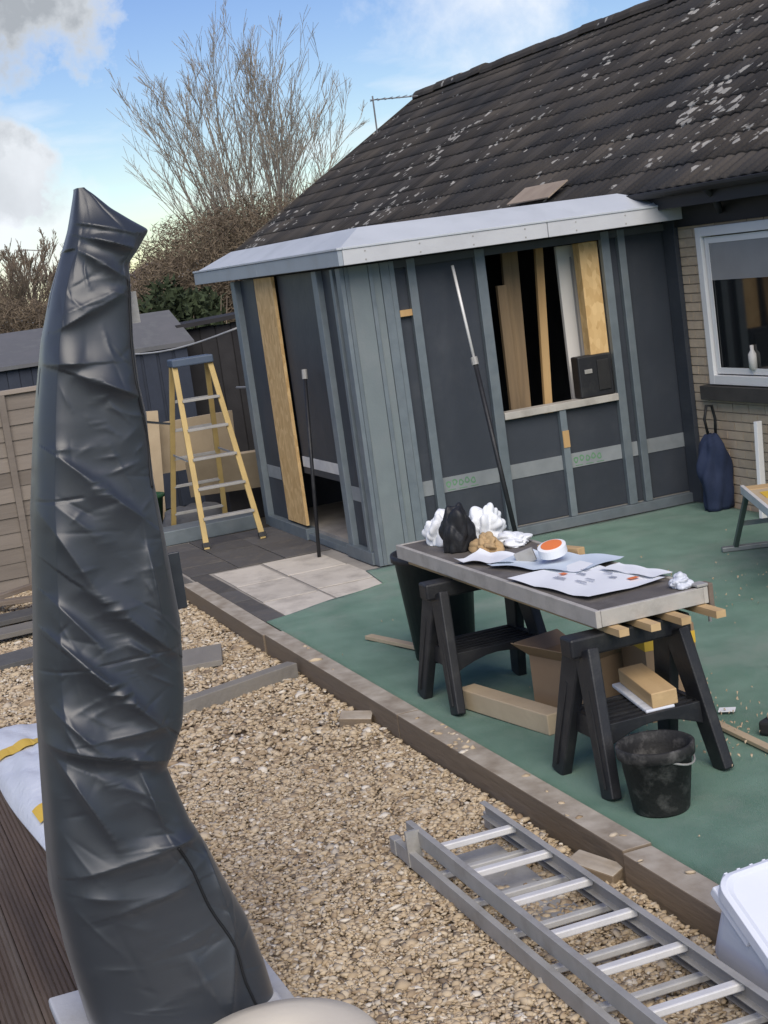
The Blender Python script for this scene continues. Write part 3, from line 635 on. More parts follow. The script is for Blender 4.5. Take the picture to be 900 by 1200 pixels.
# front wall (faces the gravel)
def fb(name,x0,x1,z0,z1,mat='board_grey',y0=YF,y1=YF+.03,bev=.002): return MB().box(x0,x1,y0,y1,z0,z1).build(name,mat,ext,bevel=bev)
fb('wall_board',-14.65,-14.03,.10,ZT); fb('wall_board',-12.20,-11.70,.10,ZT)
fb('corner_post',-14.76,-14.63,-.002,ZT,'steel_stud',YF-.06,YF+.05,.005)
fb('stud',-14.12,-14.02,.09,ZT,'interior_dark',YF-.02,YF-.001)
fb('osb_panel',-14.01,-13.46,.12,ZT,'osb',YF-.045,YF-.015,.003)
fb('stud',-12.32,-12.20,.09,ZT,'steel_stud',YF-.05,YF+.03,.004)
fb('stud',-11.86,-11.80,.09,ZT,'steel_stud',YF-.05,YF-.002,.004)
fb('corner_plate',-11.705,-11.602,.0,ZT,'steel_stud',YF-.055,YF-.021,.003)
fb('sole_plate',-14.62,-13.42,-.003,.098,'steel_stud',YF-.07,YF+.04,.004); fb('sole_plate',-12.33,-11.71,-.003,.098,'steel_stud',YF-.072,YF+.04,.004)
fb('threshold',-13.42,-12.33,-.003,.055,'steel_stud',YF-.05,YF+.05,.004)
fb('joint_tape',-14.60,-14.13,.475,.595,'joint_tape',YF-.006,YF-.001); fb('joint_tape',-12.19,-11.88,.475,.595,'joint_tape',YF-.006,YF-.001)
fb('door_board',-13.455,-12.325,.60,ZT,'board_grey',YF+.005,YF+.035)
fb('door_board_tape',-13.44,-12.34,.66,.755,'tape_white',YF-.001,YF+.0035)
# far and rear walls, ceiling
MB().box(XL-.03,XL,YF+.06,YB,0,ZT).build('wall_board','board_grey',ext)
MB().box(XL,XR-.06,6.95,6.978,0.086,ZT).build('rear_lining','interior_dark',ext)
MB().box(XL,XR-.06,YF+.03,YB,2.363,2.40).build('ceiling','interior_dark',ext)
# roof: fascia all round, bent skin rising to a flat top
EX0,EX1,EY0,EY1 = -15.78,-11.36,4.0,6.98
z0,z1 = 2.37,2.405
ro = MB().add([(EX0,EY0,2.50),(EX1,EY0,2.50),(EX1,EY1,2.50),(EX0,EY1,2.50),(EX0+.36,EY0+.30,2.652),(EX1-.34,EY0+.30,2.652),(EX1-.34,EY1-.38,2.652),(EX0+.36,EY1-.38,2.652),
   (EX0,EY0,2.44),(EX1,EY0,2.44),(EX1,EY1,2.44),(EX0,EY1,2.44)],
   [(0,1,5,4),(1,2,6,5),(2,3,7,6),(3,0,4,7),(4,5,6,7),(8,11,10,9),(0,8,9,1),(1,9,10,2),(2,10,11,3),(3,11,8,0)]).build('roof_skin','roof_skin',ext)
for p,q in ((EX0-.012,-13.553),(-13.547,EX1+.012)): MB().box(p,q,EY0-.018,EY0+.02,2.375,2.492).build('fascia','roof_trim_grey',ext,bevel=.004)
for p,q in ((EY0+.021,5.747),(5.753,EY1)): MB().box(EX1-.02,EX1+.018,p,q,2.375,2.492).build('fascia','roof_trim',ext,bevel=.004)
for y_ in np.arange(4.2,6.9,.45):
    for z_ in (2.40,2.465): MB().tube([(EX1+.0175,y_,z_),(EX1+.0205,y_,z_)],.007,8).build('screw','alu_dull',ext)
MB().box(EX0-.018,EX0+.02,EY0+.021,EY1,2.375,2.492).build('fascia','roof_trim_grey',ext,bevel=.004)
MB().box(EX0-.02,EX1+.024,EY0-.026,EY0+.02,2.493,2.512).build('drip_edge','roof_skin',ext,bevel=.004)
MB().box(EX1-.02,EX1+.026,EY0+.021,EY1,2.493,2.512).build('drip_edge','roof_skin',ext,bevel=.004)
MB().box(EX0+.02,EX1-.02,EY0+.022,EY1,2.402,2.438).build('roof_deck','roof_trim',ext)
MB().add([(-11.38,6.62,2.515),(-11.34,6.99,2.512),(-11.34,7.0,2.62),(-11.42,6.9,2.56)],[(0,1,2,3)]).build('flashing','roof_skin',ext)
# inside the window opening
insd = []
tag(MB().box(-.02,.02,-.075,.075,0,2.26).build('rough_plank','rough_plank',bevel=.004,loc=(-12.08,5.66,.088),rot=(-.035,0,.05)),'rough brown plank standing inside the window opening','plank')
tag(MB().box(-.02,.02,-.045,.045,0,1.95).build('rough_plank','rough_plank',bevel=.004,loc=(-12.0,5.575,.088),rot=(-.01,0,.05)),'shorter splintered plank leaning inside the window opening','plank')
tag(MB().box(-.02,.02,-.035,.035,0,2.26).build('pine_batten','pine',bevel=.003,loc=(-11.95,5.81,.088),rot=(-.062,0,0)),'narrow pine batten upright inside the window opening','batten')
dr = empty('white_door',(-11.93,6.27,.09),label='white door leaf standing inside the window opening',cat='door')
MB().box(-.02,.02,-.18,.45,0,2.2).build('leaf','white_door',dr,bevel=.003)
for y in (-.06,.02,.10,.32): MB().box(.0205,.026,y-.008,y+.008,.1,2.1).build('moulding','blind',dr)
tag(MB().box(XR-.14,XR-.03,6.18,6.352,1.35,2.295).build('osb_strip','osb',bevel=.003),'yellow wooden lining strip hanging in the window opening','wood strip')
bx = empty('black_box',(XR-.02,6.17,1.031),label='black plastic case standing on the window sill',cat='case')
MB().box(-.08,.05,-.15,.165,0,.345).build('body','black_plastic',bx,bevel=.012)
MB().box(.051,.062,.02,.13,.05,.30).build('lid_panel','tool_black',bx,bevel=.004); MB().box(.051,.06,-.10,-.03,.20,.235).build('latch','alu_dull',bx,bevel=.002)
# poles leaning on the walls
p = empty('telescopic_pole',(-11.02,5.02,0.01),label='telescopic pole with silver upper half leaning on the dark panel',cat='pole')
MB().tube([(0,0,0),(-.36,-.02,1.5)],.019,10).build('lower_tube','black_plastic',p,smooth=True)
MB().tube([(-.36,-.02,1.5),(-.535,-.03,2.25)],.012,10).build('upper_tube','bright_alu',p,smooth=True)
MB().tube([(-.352,-.0195,1.465),(-.366,-.0202,1.525)],.028,10).build('clamp','alu_dull',p)
p = empty('black_pole',(-12.52,3.86,0.0),label='thin black pole standing in front of the doorway board',cat='pole')
MB().tube([(0,0,0),(-.22,.17,1.50)],.016,10).build('shaft','black_plastic',p,smooth=True)
MB().tube([(-.217,.168,1.48),(-.228,.176,1.56)],.024,10).build('tip','alu_dull',p)

# navy bag with hose loop by the house corner
def sack(name, hw, hd, h, loc, mat, seed, parent=None, lean=0.0, amp=.03):
    n, mrows = 36, 22; r = random.Random(seed); ph = [r.uniform(0,6.28) for _ in range(8)]; V=[]
    for j in range(mrows):
        v=j/(mrows-1); prof = (0.86+.22*math.sin(math.pi*min(1,v*1.15)))*(1-.55*max(0,(v-.86)/.14)**1.5)
        for i in range(n):
            a=2*math.pi*i/n; c,s=math.cos(a),math.sin(a)
            q=(abs(c)**2.6+abs(s)**2.6)**(-1/2.6)
            d=1+amp/hw*(math.sin(3*a+ph[0]+4*v)*.5+math.sin(7*a+ph[1]-6*v)*.35+math.sin(11*v+ph[2]+2*a)*.4)
            V.append((hd*q*c*prof*d+lean*v*h, hw*q*s*prof*d, h*v+.012*math.sin(5*a+ph[3])*v))
    Fq=[(j*n+i,j*n+(i+1)%n,(j+1)*n+(i+1)%n,(j+1)*n+i) for j in range(mrows-1) for i in range(n)]
    mb=MB().add(V,Fq); mb.f.append(tuple(reversed(range(n)))); mb.f.append(tuple((mrows-1)*n+i for i in range(n)))
    return mb.build(name,mat,parent,smooth=True,loc=loc)
nb_ = empty('tool_bag',(-11.06,6.86,0.008),label='dark navy cloth bag hanging by the corner of the brick wall',cat='bag')
sack('bag_body',.12,.09,.62,(0,0,0),'navy_cloth',5,nb_)
MB().tube([(0,-.03,.62),(.0,-.05,.75),(.0,-.02,.86),(.0,.03,.85),(.0,.05,.74),(0,.04,.62)],.012,8).build('strap','black_seam',nb_,smooth=True)

# ================================================================== stepladder
def stepladder():
    t = empty('stepladder',(-14.0,3.52,0.0),label='yellow stepladder with dark blue top standing open before the extension',cat='stepladder')
    H=1.68; W0,W1=.27,.17
    for s in (-1,1):
        l=MB().bar((0.05,s*W0,.0),(-.55,s*W1,H),.024,.052,upv=(0,1,0)).build('front_rail','ladder_yellow',t,bevel=.004)
        MB().bar((.047,s*W0*.998,.02),(.035,s*W0*.995,.06),.034,.072,upv=(0,1,0)).build('foot','black_plastic',l)
        MB().bar((-1.25,s*W0,.02),(-.66,s*W1,H-.02),.026,.05,upv=(0,1,0)).build('rear_rail','ladder_yellow',t,bevel=.004)
    t.children[0].data.materials.append(M('red_label'))
    for k in range(5):
        f=(k+1)/6.3; x=.05+(-.60)*f; z=H*f; ww=W0+(W1-W0)*f
        MB().box(x-.05,x+.04,-ww+.012,ww-.012,z-.012,z+.012).build('tread','alu_dull',t,bevel=.003)
        f=(k+.7)/6; xr=-1.25+.59*f; ww=W0+(W1-W0)*f
        MB().bar((xr,-ww+.01,H*f),(xr,ww-.01,H*f),.02,.03).build('rear_bar','alu_dull',t,bevel=.003)
    MB().box(-.70,-.49,-W1-.03,W1+.03,H-.03,H+.045).build('top_cap','ladder_blue',t,bevel=.012)
    for s in (-1,1): MB().bar((-.28,s*.225,.78),(-.93,s*.225,.80),.008,.018).build('spreader','alu_dull',t)
stepladder()
o=MB().box(0,.34,0,1.25,0,.14).build('timber_step','steel_stud',bevel=.008,loc=(-14.98,2.72,-.02),rot=(0,0,.05)); tag(o,'long grey block step behind the stepladder feet','step')
# clutter behind the stepladder
tag(MB().box(-.012,.012,-.62,.62,0,.55).build('plywood_sheet','ply',loc=(-16.6,3.75,.45),rot=(0,.12,.10)),'pale plywood sheet propped behind the stepladder','board')
tag(MB().box(-.03,.03,-.06,.06,0,1.15).build('pale_post','ply',loc=(-16.35,3.36,0),rot=(-.08,0,0)),'short pale post beside the plywood sheet','post')
tag(MB().box(-.02,.02,-.45,.45,0,.45).build('ply_panel','ply',bevel=.003,loc=(-15.75,4.05,.25),rot=(0,.5,-.25)),'slanting pale board leaning beside the extension corner','board')
tb=MB().lathe([(.16,0),(.21,.32),(.23,.33),(.23,.36),(.2,.36),(.15,.05)],(0,0,0),20).build('green_tub','green_tub',smooth=True,loc=(-15.9,3.12,-.02)); tag(tb,'green plastic tub behind the parasol cover and stepladder','tub')
sack('grey_sack',.32,.25,.30,(-15.55,3.55,-.1),'felt_grey',9); tag(bpy.data.objects['grey_sack'],'low grey tarpaulin bundle under the stepladder','tarpaulin')
tag(MB().box(-.25,.25,-.35,.35,0,.42).build('dark_crate','dark_wood',bevel=.01,loc=(-16.3,4.3,-.14),rot=(0,0,.3)),'dark crate in the shade behind the stepladder','crate')
# low dark shed and lean-to behind
def shed(name,label,x0,x1,y0,y1,zw,zr,over,wallmat,roofmat,axis='y',boards=True):
    t=empty(name,((x0+x1)/2,(y0+y1)/2,-.15),label=label,cat='shed'); cx,cy=(x0+x1)/2,(y0+y1)/2
    hx,hy=(x1-x0)/2,(y1-y0)/2
    MB().box(-hx,hx,-hy,hy,0,zw).build('wall',wallmat,t)
    if boards:
        n=int((y1-y0)/.16)
        bmh=MB().box(0,.018,-.075,.075,0,zw-.01).mesh('board',wallmat)
        for i in range(n): share('board',bmh,t,(hx+.001,-hy+.08+i*(2*hy-.16)/max(1,n-1),.005))
    if axis=='y': # ridge along x
        MB().prism([(-hx-over,-hy-over,zw-.02),(-hx-over,0,zr),(-hx-over,hy+over,zw-.02),(-hx-over,hy+over,zw+.03),(-hx-over,0,zr+.05),(-hx-over,-hy-over,zw+.03)],(0,0,0),(2*(hx+over),0,0)).build('roof',roofmat,t)
    else: # ridge along y
        MB().prism([(-hx-over,-hy-over,zw-.02),(0,-hy-over,zr),(hx+over,-hy-over,zw-.02),(hx+over,-hy-over,zw+.03),(0,-hy-over,zr+.05),(-hx-over,-hy-over,zw+.03)],(0,0,0),(0,2*(hy+over),0)).build('roof',roofmat,t)
    return t
shed('garden_shed','dark blue boarded shed with grey felt roof behind the stepladder',-20.0,-18.1,3.25,4.35,1.87,2.22,.08,'shed_blue','felt_grey','x')
shed('low_shed','low dark outbuilding with broad flat grey roof beyond the fence',-25.2,-21.2,-3.0,4.1,1.78,2.16,.10,'shed_blue','felt_grey','x')
lt=empty('dark_lean_to',(-18.6,5.6,-.15),label='near black boarded lean-to between the shed and the extension',cat='lean-to')
MB().box(-.6,.0,-1.15,1.0,0,2.0).build('wall','dark_wood',lt)
lm=MB().box(0,.02,-.09,.09,0,2.0).mesh('board','dark_wood')
for i in range(11): share('board',lm,lt,(.001,-1.05+i*.195,.005+.02*(i%2)))
MB().bar((-.3,-1.25,2.06),(-.3,1.1,2.16),.9,.05).build('roof','dark_wood',lt)
cl_=MB(); pts=[Vector((-17.6,3.2,1.78)).lerp(Vector((-14.76,4.06,1.92)),i/14) for i in range(15)]
for i,pp in enumerate(pts): pp.z -= .10*math.sin(math.pi*i/14)
tag(cl_.tube(pts,.010,6).build('washing_line','cable',smooth=True),'pale washing line strung from the shed to the extension corner post','line')
hb=MB().tube([(-15.6,4.2,1.30),(-14.77,4.12,1.34)],.012,6).build('steel_rod','alu_dull'); tag(hb,'thin steel rod sticking out beside the extension corner post','rod')

# fence panels
def fence(x,y0,y1,label):
    t=empty('fence_panel',(x,(y0+y1)/2,-.15),label=label,cat='fence')
    h=1.83; hy=(y1-y0)/2; n=13
    sl=MB().prism([(0,-hy,0),(.022,-hy,0),(.008,-hy,.155),(0,-hy,.155)],(0,0,0),(0,2*hy,0)).mesh('slat','fence_wood')
    for i in range(n): share('slat',sl,t,(rs.uniform(-.003,.003),0,.03+i*.136))
    MB().box(-.03,.045,-hy,hy,h-.03,h+.012).build('cap_rail','fence_cap',t,bevel=.004)
    for y in (-hy+.05,0.0,hy-.05): MB().box(.02,.055,y-.03,y+.03,0,h-.031).build('batten','fence_wood',t,bevel=.003)
    MB().box(-.02,.05,-hy,hy,0,.03).build('gravel_board','fence_wood',t)
    MB().box(-.05,.05,hy,hy+.10,0,h+.05).build('post','fence_wood',t,bevel=.005)
fence(-14.35,0.86,2.55,'weathered shiplap fence panel behind the parasol cover')

# ================================================================== workbench
tb=empty('workbench',(-7.1,3.34,0),label='long grey board bench top with pale rim laid across two black trestles',cat='workbench')
def tbx(n,x0,x1,y0,y1,z0,z1,mt,b=.003): return MB().box(x0+7.1,x1+7.1,y0-3.34,y1-3.34,z0,z1).build(n,mt,tb,bevel=b)
tbx('top_board',-8.28,-5.952,3.045,3.555,.742,.784,'table_top')
tbx('rim',-8.30,-5.93,3.018,3.043,.712,.788,'table_rim'); tbx('rim',-8.30,-5.93,3.557,3.58,.712,.788,'table_rim')
tbx('rim',-5.951,-5.928,3.044,3.556,.714,.787,'table_rim'); tbx('rim',-8.304,-8.281,3.044,3.556,.714,.787,'table_rim')
bt=MB().box(-1.2,1.2,-.024,.024,-.016,.016).mesh('batten','pine_flat')
for i,y in enumerate((3.09,3.23,3.38,3.53)):
    o=share('pine_batten',bt,None,(-7.06+(.02,.05,.06,.08)[i],y,.694),(0,0,rs.uniform(-.012,.012)))
    tag(o,('pine batten under the bench, nearest the gravel','second pine batten under the bench from the gravel side','third pine batten under the bench from the gravel side','pine batten under the bench, farthest from the gravel')[i],'batten','pine battens carrying the bench top')
def trestle(cx,y0,y1,label):
    t=empty('trestle',(cx,(y0+y1)/2,.004),label=label,cat='trestle',group='black plastic trestles under the bench'); hy=(y1-y0)/2; H=.676
    MB().box(-.055,.055,-hy-.02,hy+.02,H-.09,H).build('beam','black_plastic',t,bevel=.012)
    for sx in (-1,1):
        for sy in (-1,1):
            l=MB().bar((sx*.235,sy*(hy+.0),0),(sx*.045,sy*(hy-.055),H-.06),.105,.05,upv=(0,1,0),w1=.15,t1=.055)
            lo=l.build('leg','black_plastic',t,bevel=.008)
            MB().bar((sx*.226,sy*(hy+.024),.05),(sx*.10,sy*(hy-.018),.45),.018,.012,upv=(0,1,0)).build('rib','black_plastic',lo)
    # arched tray braces between the legs
    for sx in (-1,1):
        x=sx*.155; zt=.31
        poly=[(x,-hy+.03,.20)]+[(x,-hy+.03+(2*hy-.06)*i/8,.20+.07*math.sin(math.pi*i/8)) for i in range(1,8)]+[(x,hy-.03,.20),(x,hy-.03,zt),(x,-hy+.03,zt)]
        MB().prism(poly,(0,0,0),(sx*.022,0,0)).build('side_brace','black_plastic',t,bevel=.004)
    tr=MB().box(-.15,.15,-hy+.035,hy-.035,.285,.30)
    tr.build('tray','black_plastic',t)
    for k in range(6): MB().box(-.145+.052*k,-.135+.052*k,-hy+.04,hy-.04,.301,.309).build('tray_rib','black_plastic',t)
    for sy in (-1,1): MB().box(-.152,.152,sy*(hy-.045)-.012,sy*(hy-.045)+.012,.22,.315).build('end_brace','black_plastic',t)
trestle(-6.02,2.92,3.48,'black plastic trestle under the near end of the bench behind the bucket')
trestle(-7.66,2.92,3.50,'black plastic trestle under the far end of the bench beside the bin')
# bin, bucket, boxes, offcuts
bn=empty('black_bin',(-8.62,3.36,.004),label='tall black plastic bin behind the far end of the bench',cat='bin')
MB().lathe([(.18,0),(.235,.60),(.255,.61),(.255,.65),(.235,.65),(.17,.03)],(0,0,0),32).build('body','black_plastic',bn,smooth=True)
bk=empty('rubber_bucket',(-5.56,3.03,.004),label='mortar stained black rubber bucket beside the near trestle',cat='bucket')
MB().lathe([(.112,0),(.118,.01),(.148,.235),(.162,.24),(.164,.285),(.156,.29),(.146,.285),(.14,.24),(.108,.04)],(0,0,0),40).build('body','rubber',bk,smooth=True)
MB().lathe([(.11,.05),(.125,.13),(.06,.15)],(0,0,0),24).build('mortar_crust','mortar_dry',bk)
MB().tube([(.155*math.cos(a),.155*math.sin(a),.265-.05*math.sin((a+.4)/2.4*math.pi)*1.2) for a in [-.4+2.4*i/12 for i in range(13)]],.005,6).build('handle','alu_dull',bk,smooth=True)
def carton(name,loc,size,rz,label,flaps=True,tilt=(0,0)):
    t=empty(name,loc,(tilt[0],tilt[1],rz),label=label,cat='box'); a,b,c=size[0]/2,size[1]/2,size[2]
    mb=MB(); th=.004
    mb.box(-a,a,-b,b,0,th).box(-a,a,-b,-b+th,th,c).box(-a,a,b-th,b,th,c).box(-a,-a+th,-b+th,b-th,th,c).box(a-th,a,-b+th,b-th,th,c)
    mb.build('body','cardboard',t)
    if flaps:
        MB().bar((0,-b,c),(0,-b-.11,c+.09),2*a,.004).build('flap','cardboard',t); MB().bar((a,0,c),(a+.08,0,c+.14),2*b,.004).build('flap','cardboard',t)
        MB().bar((-a,0,c),(-a-.11,0,c+.05),2*b,.004).build('flap','cardboard',t)
    return t
carton('cardboard_box',(-7.10,3.48,.004),(.40,.30,.28),.25,'open brown cardboard box on the carpet under the middle of the bench')
c2=carton('cardboard_box',(-6.72,3.74,.004),(.34,.26,.46),-.15,'upright cardboard box with yellow band behind the near trestle',False)
MB().box(-.172,.172,-.132,.132,.36,.42).build('yellow_band','yellow',c2)
tag(MB().box(-.40,.40,-.055,.055,0,.105).build('timber_block','ply',bevel=.005,loc=(-7.16,3.10,.006),rot=(0,0,.17)),'squared pale timber offcut on the carpet below the bench','timber')
tag(MB().box(-.20,.20,-.06,.06,0,.07).build('wood_offcut','pine_flat',bevel=.005,loc=(-6.06,3.30,.335),rot=(.05,.06,-.15)),'short pine offcut lying on the tray of the near trestle','offcut')
tag(MB().box(-.23,.19,-.075,.06,0,.018).build('plastic_wrap','sack_white',bevel=.006,loc=(-6.05,3.28,.315),rot=(.03,.05,-.15)),'white plastic wrap under the pine offcut','wrap')
tag(MB().box(-.62,.62,-.022,.022,0,.02).build('floor_batten','ply',bevel=.003,loc=(-5.90,3.75,.012),rot=(0,0,-.06)),'pale batten lying flat on the carpet right of the bench','batten')
tag(MB().box(-.30,.30,-.028,.028,0,.025).build('floor_batten','ply',bevel=.003,loc=(-9.1,3.22,.012),rot=(0,0,.25)),'pale batten on the carpet left of the black bin','batten')
tag(MB().box(-.05,.05,-.035,.035,0,.006).build('white_card','paper',loc=(-6.9,4.55,.022),rot=(0,0,.4)),'small white scrap lying on the carpet right of the bench','scrap')
tag(MB().box(-.04,.04,-.03,.03,0,.005).build('white_card','paper',loc=(-6.45,3.93,.018),rot=(0,0,.9)),'white scrap on the carpet beside the near trestle leg','scrap')

# sawdust and chips trodden into the carpet
def chips():
    n=330; xs=np.concatenate([RNG.normal(-6.3,.45,190),RNG.normal(-8.6,.4,80),RNG.uniform(-10.4,-3.5,60)]); ys=np.concatenate([RNG.normal(3.75,.25,190),RNG.normal(5.2,.35,80),RNG.uniform(2.85,6.6,60)])
    ok=(ys>2.82)&(ys<6.8)&(xs>-10.3); xs,ys=xs[ok],ys[ok]; n=len(xs); a=RNG.uniform(0,6.28,n); l=RNG.uniform(.002,.007,n); w_=l*RNG.uniform(.3,.8,n)
    ca,sa=np.cos(a),np.sin(a); V=[]
    for sx,sy in ((-1,-1),(1,-1),(1,1),(-1,1)): V.append(np.stack([xs+ca*l*sx-sa*w_*sy,ys+sa*l*sx+ca*w_*sy,np.full(n,.034)+RNG.uniform(-.012,.004,n)],-1))
    V=np.stack(V,1); T=V.copy(); T[...,2]+=.004; VV=np.concatenate([V,T],1).reshape(-1,3)
    q=np.array([(4,5,6,7),(0,1,5,4),(1,2,6,5),(2,3,7,6),(3,0,4,7)]); Fq=(q[None]+(np.arange(n)*8)[:,None,None]).reshape(-1,4)
    tag(obj('wood_chips',np_mesh('wood_chips',VV,Fq,'ply')),'scattered sawdust and wood chips on the green carpet','wood chips',kind='stuff')
chips()
# things on the bench
ZB=.786
def sheet(name,cx,cy,L,W,rz,mat,label,seed,curl=.02,z=ZB):
    r=random.Random(seed); nx,ny=18,12; V=[]; p1,p2,p3=(r.uniform(0,6) for _ in range(3))
    for j in range(ny):
        for i in range(nx):
            u=(i/(nx-1)-.5); v=(j/(ny-1)-.5)
            h=curl*(abs(math.sin(2.3*u*3+p1+v*3))*.5+max(0,abs(u)-.36)*3.0*abs(math.sin(p2))+max(0,abs(v)-.36)*3*abs(math.sin(p3)))
            V.append((u*L,v*W,.003+h))
    Fq=[(j*nx+i,j*nx+i+1,(j+1)*nx+i+1,(j+1)*nx+i) for j in range(ny-1) for i in range(nx-1)]
    o=MB().add(V,Fq).build(name,mat,smooth=True,loc=(cx,cy,z),rot=(0,0,rz)); tag(o,label,'paper'); return o
sheet('plastic_sheet',-6.98,3.36,.62,.34,.35,'paper_blue','crumpled pale blue plastic sheet in the middle of the bench',4,.03)
pp=sheet('instruction_sheet',-6.50,3.27,.70,.42,.10,'paper','white printed instruction sheet at the near end of the bench',2,.018,ZB+.004)
for (u,v,a,b) in ((-.10,-.08,.10,.035),(-.08,.03,.07,.03),(.06,-.06,.10,.02),(.06,-.01,.08,.02),(.12,.07,.06,.03),(-.14,.09,.05,.04),(.02,.12,.07,.02)):
    for k in range(3): MB().box(u-a/2,u+a/2*(1-.2*k),v+k*b/3,v+k*b/3+b/6,.0165,.0168).build('print','ink',pp)
MB().box(.20,.235,.10,.15,.0165,.017).build('print','orange',pp); MB().box(-.19,-.15,-.02,.01,.0165,.017).build('print','orange',pp)
sheet('instruction_sheet',-6.42,3.50,.40,.12,.15,'paper','narrow white leaflet by the back corner of the bench',8,.014,ZB+.012)
sheet('white_leaflet',-7.34,3.20,.38,.22,.45,'paper','curled white leaflet left of the orange tape on the bench',5,.028)
def crumple(name,loc,rx,ry,rz,mat,label,cat,seed,amp=.35,parent=None):
    bm=bmesh.new(); bmesh.ops.create_icosphere(bm,subdivisions=5,radius=1); r=random.Random(seed)
    off=Vector((r.uniform(0,50),r.uniform(0,50),r.uniform(0,50)))
    for v in bm.verts:
        q=v.co*1.0+off; d=0; am=1.0
        for _ in range(2):
            d+=(abs(mnoise.noise(q))*2-.5)*am; q=q*2.0+Vector((3.1,7.7,1.3)); am*=.40
        k=1+amp*d; v.co=Vector((v.co.x*rx*k,v.co.y*ry*k,max(-.5*rz,v.co.z*rz*k)))
    zmin=min(v.co.z for v in bm.verts)
    for v in bm.verts: v.co.z-=zmin
    me=bpy.data.meshes.new(name); bm.to_mesh(me); bm.free(); me.materials.append(M(mat)); me.shade_smooth()
    o=bpy.data.objects.new(name,me); COL.objects.link(o); o.location=loc
    if parent: o.parent=parent
    elif label: tag(o,label,cat)
    return o
crumple('white_bag',(-7.98,3.46,ZB),.075,.10,.12,'paper','crumpled white plastic bag at the back of the bench','plastic bag',3,.42)
crumple('white_bag',(-7.68,3.47,ZB),.13,.08,.045,'paper','flattened white plastic bag beside the taller crumpled one','plastic bag',6,.42)
crumple('white_bag',(-8.10,3.22,ZB),.09,.09,.11,'paper','small white bag left of the black bundle on the bench','plastic bag',12,.4)
crumple('black_bag',(-7.80,3.20,ZB),.085,.095,.17,'black_plastic','crumpled black plastic bundle standing on the bench','plastic bag',7,.25)
crumple('yellow_rag',(-7.62,3.28,ZB),.10,.06,.06,'pine_flat','tan scrap of packing beside the black bundle','scrap',9,.5)
tp=empty('tape_roll',(-6.98,3.36,ZB+.055),(.25,.1,.3),label='roll of tape with orange core face on the bench',cat='tape roll')
MB().lathe([(.055,0),(.072,.004),(.072,.046),(.055,.05)],(0,0,0),28).build('roll','paper',tp,smooth=False); MB().lathe([(.052,.0),(.054,.053),(.02,.054)],(0,0,0),28).build('core','orange',tp)
tag(MB().box(-.05,.05,-.012,.012,0,.07).build('grey_block','alu_dull',bevel=.004,loc=(-7.14,3.29,ZB),rot=(0,-.3,.9)),'small grey ribbed block leaning left of the orange tape','block')
tag(MB().box(-.15,.15,-.025,.025,0,.04).build('wood_offcut','pine_flat',bevel=.004,loc=(-7.20,3.51,ZB),rot=(0,0,.3)),'pale wood offcut at the back edge of the bench','offcut')
cp=empty('bench_clamp',(-5.96,3.575,.70),label='small rusty clamp on the near back corner of the bench',cat='clamp')
MB().box(-.03,.035,.007,.03,-.03,.10).build('bar','old_timber',cp,bevel=.004); MB().box(-.03,.035,-.05,.006,.091,.104).build('jaw','alu_dull',cp,bevel=.003); MB().tube([(0,.018,-.03),(0,.018,-.08)],.008,8).build('screw','alu_dull',cp)
rg=crumple('grey_rag',(-6.02,3.50,ZB),.05,.05,.04,'sack_white','small grey white rag on the near back corner of the bench','rag',15,.4)

# ================================================================== aluminium ladder on the gravel
lad=empty('extension_ladder',(-6.05,2.25,-.10),(0,.0,-.012),label='double section aluminium ladder lying on the gravel',cat='ladder')
def rail(y,z,x0,x1,name='rail',h=.068,wd=.028,mt='alu_dull',inn=1):
    # C channel: web outside, flanges inwards
    t=.005
    p=[(x0,y,z),(x0,y+inn*wd,z),(x0,y+inn*wd,z+t),(x0,y+inn*t,z+t),(x0,y+inn*t,z+h-t),(x0,y+inn*wd,z+h-t),(x0,y+inn*wd,z+h),(x0,y,z+h)]
    return MB().prism(p,(0,0,0),(x1-x0,0,0)).build(name,mt,lad,bevel=.0015)
for y,i in ((-.235,1),(.235,-1)): rail(y,.012,-.05,3.3,inn=i)
for y,i in ((-.185,1),(.185,-1)): rail(y,.092,0.03,3.3,inn=i)
for k in range(10):
    x=.34+k*.336
    MB().box(x-.021,x+.017,-.180,.180,.118,.146).build('rung','bright_alu',lad,bevel=.005)
    MB().box(x+.055,x+.090,-.230,.230,.036,.062).build('rung','aluminium',lad,bevel=.005)
for y in (-.24,.20): MB().box(-.055,.01,y,y+.04,.010,.082).build('end_cap','black_plastic' if False else 'alu_dull',lad,bevel=.004)
MB().box(.16,.175,-.240,-.178,.015,.168).build('bracket','alu_dull',lad); 

# white tub at the right edge
wt=empty('white_tub',(-4.26,2.72,-.10),(.03,.62,.06),label='white plastic tub with lid tilted against the ladder and edging',cat='tub')
def rrect(a,b,r,z,n=6):
    P=[]
    for cx,cy,s in ((a-r,b-r,0),(-a+r,b-r,1),(-a+r,-b+r,2),(a-r,-b+r,3)):
        for i in range(n+1):
            t=math.pi/2*(s+i/n); P.append((cx+r*math.cos(t),cy+r*math.sin(t),z))
    return P
def loft(rings):
    mb=MB(); n=len(rings[0])
    for R_ in rings: mb.v+=R_
    for j in range(len(rings)-1):
        for i in range(n): mb.f.append((j*n+i,j*n+(i+1)%n,(j+1)*n+(i+1)%n,(j+1)*n+i))
    mb.f.append(tuple(reversed(range(n)))); mb.f.append(tuple((len(rings)-1)*n+i for i in range(n))); return mb
loft([rrect(.17,.20,.05,0),rrect(.20,.235,.06,.30)]).build('body','white_plastic',wt,smooth=False,bevel=.004)
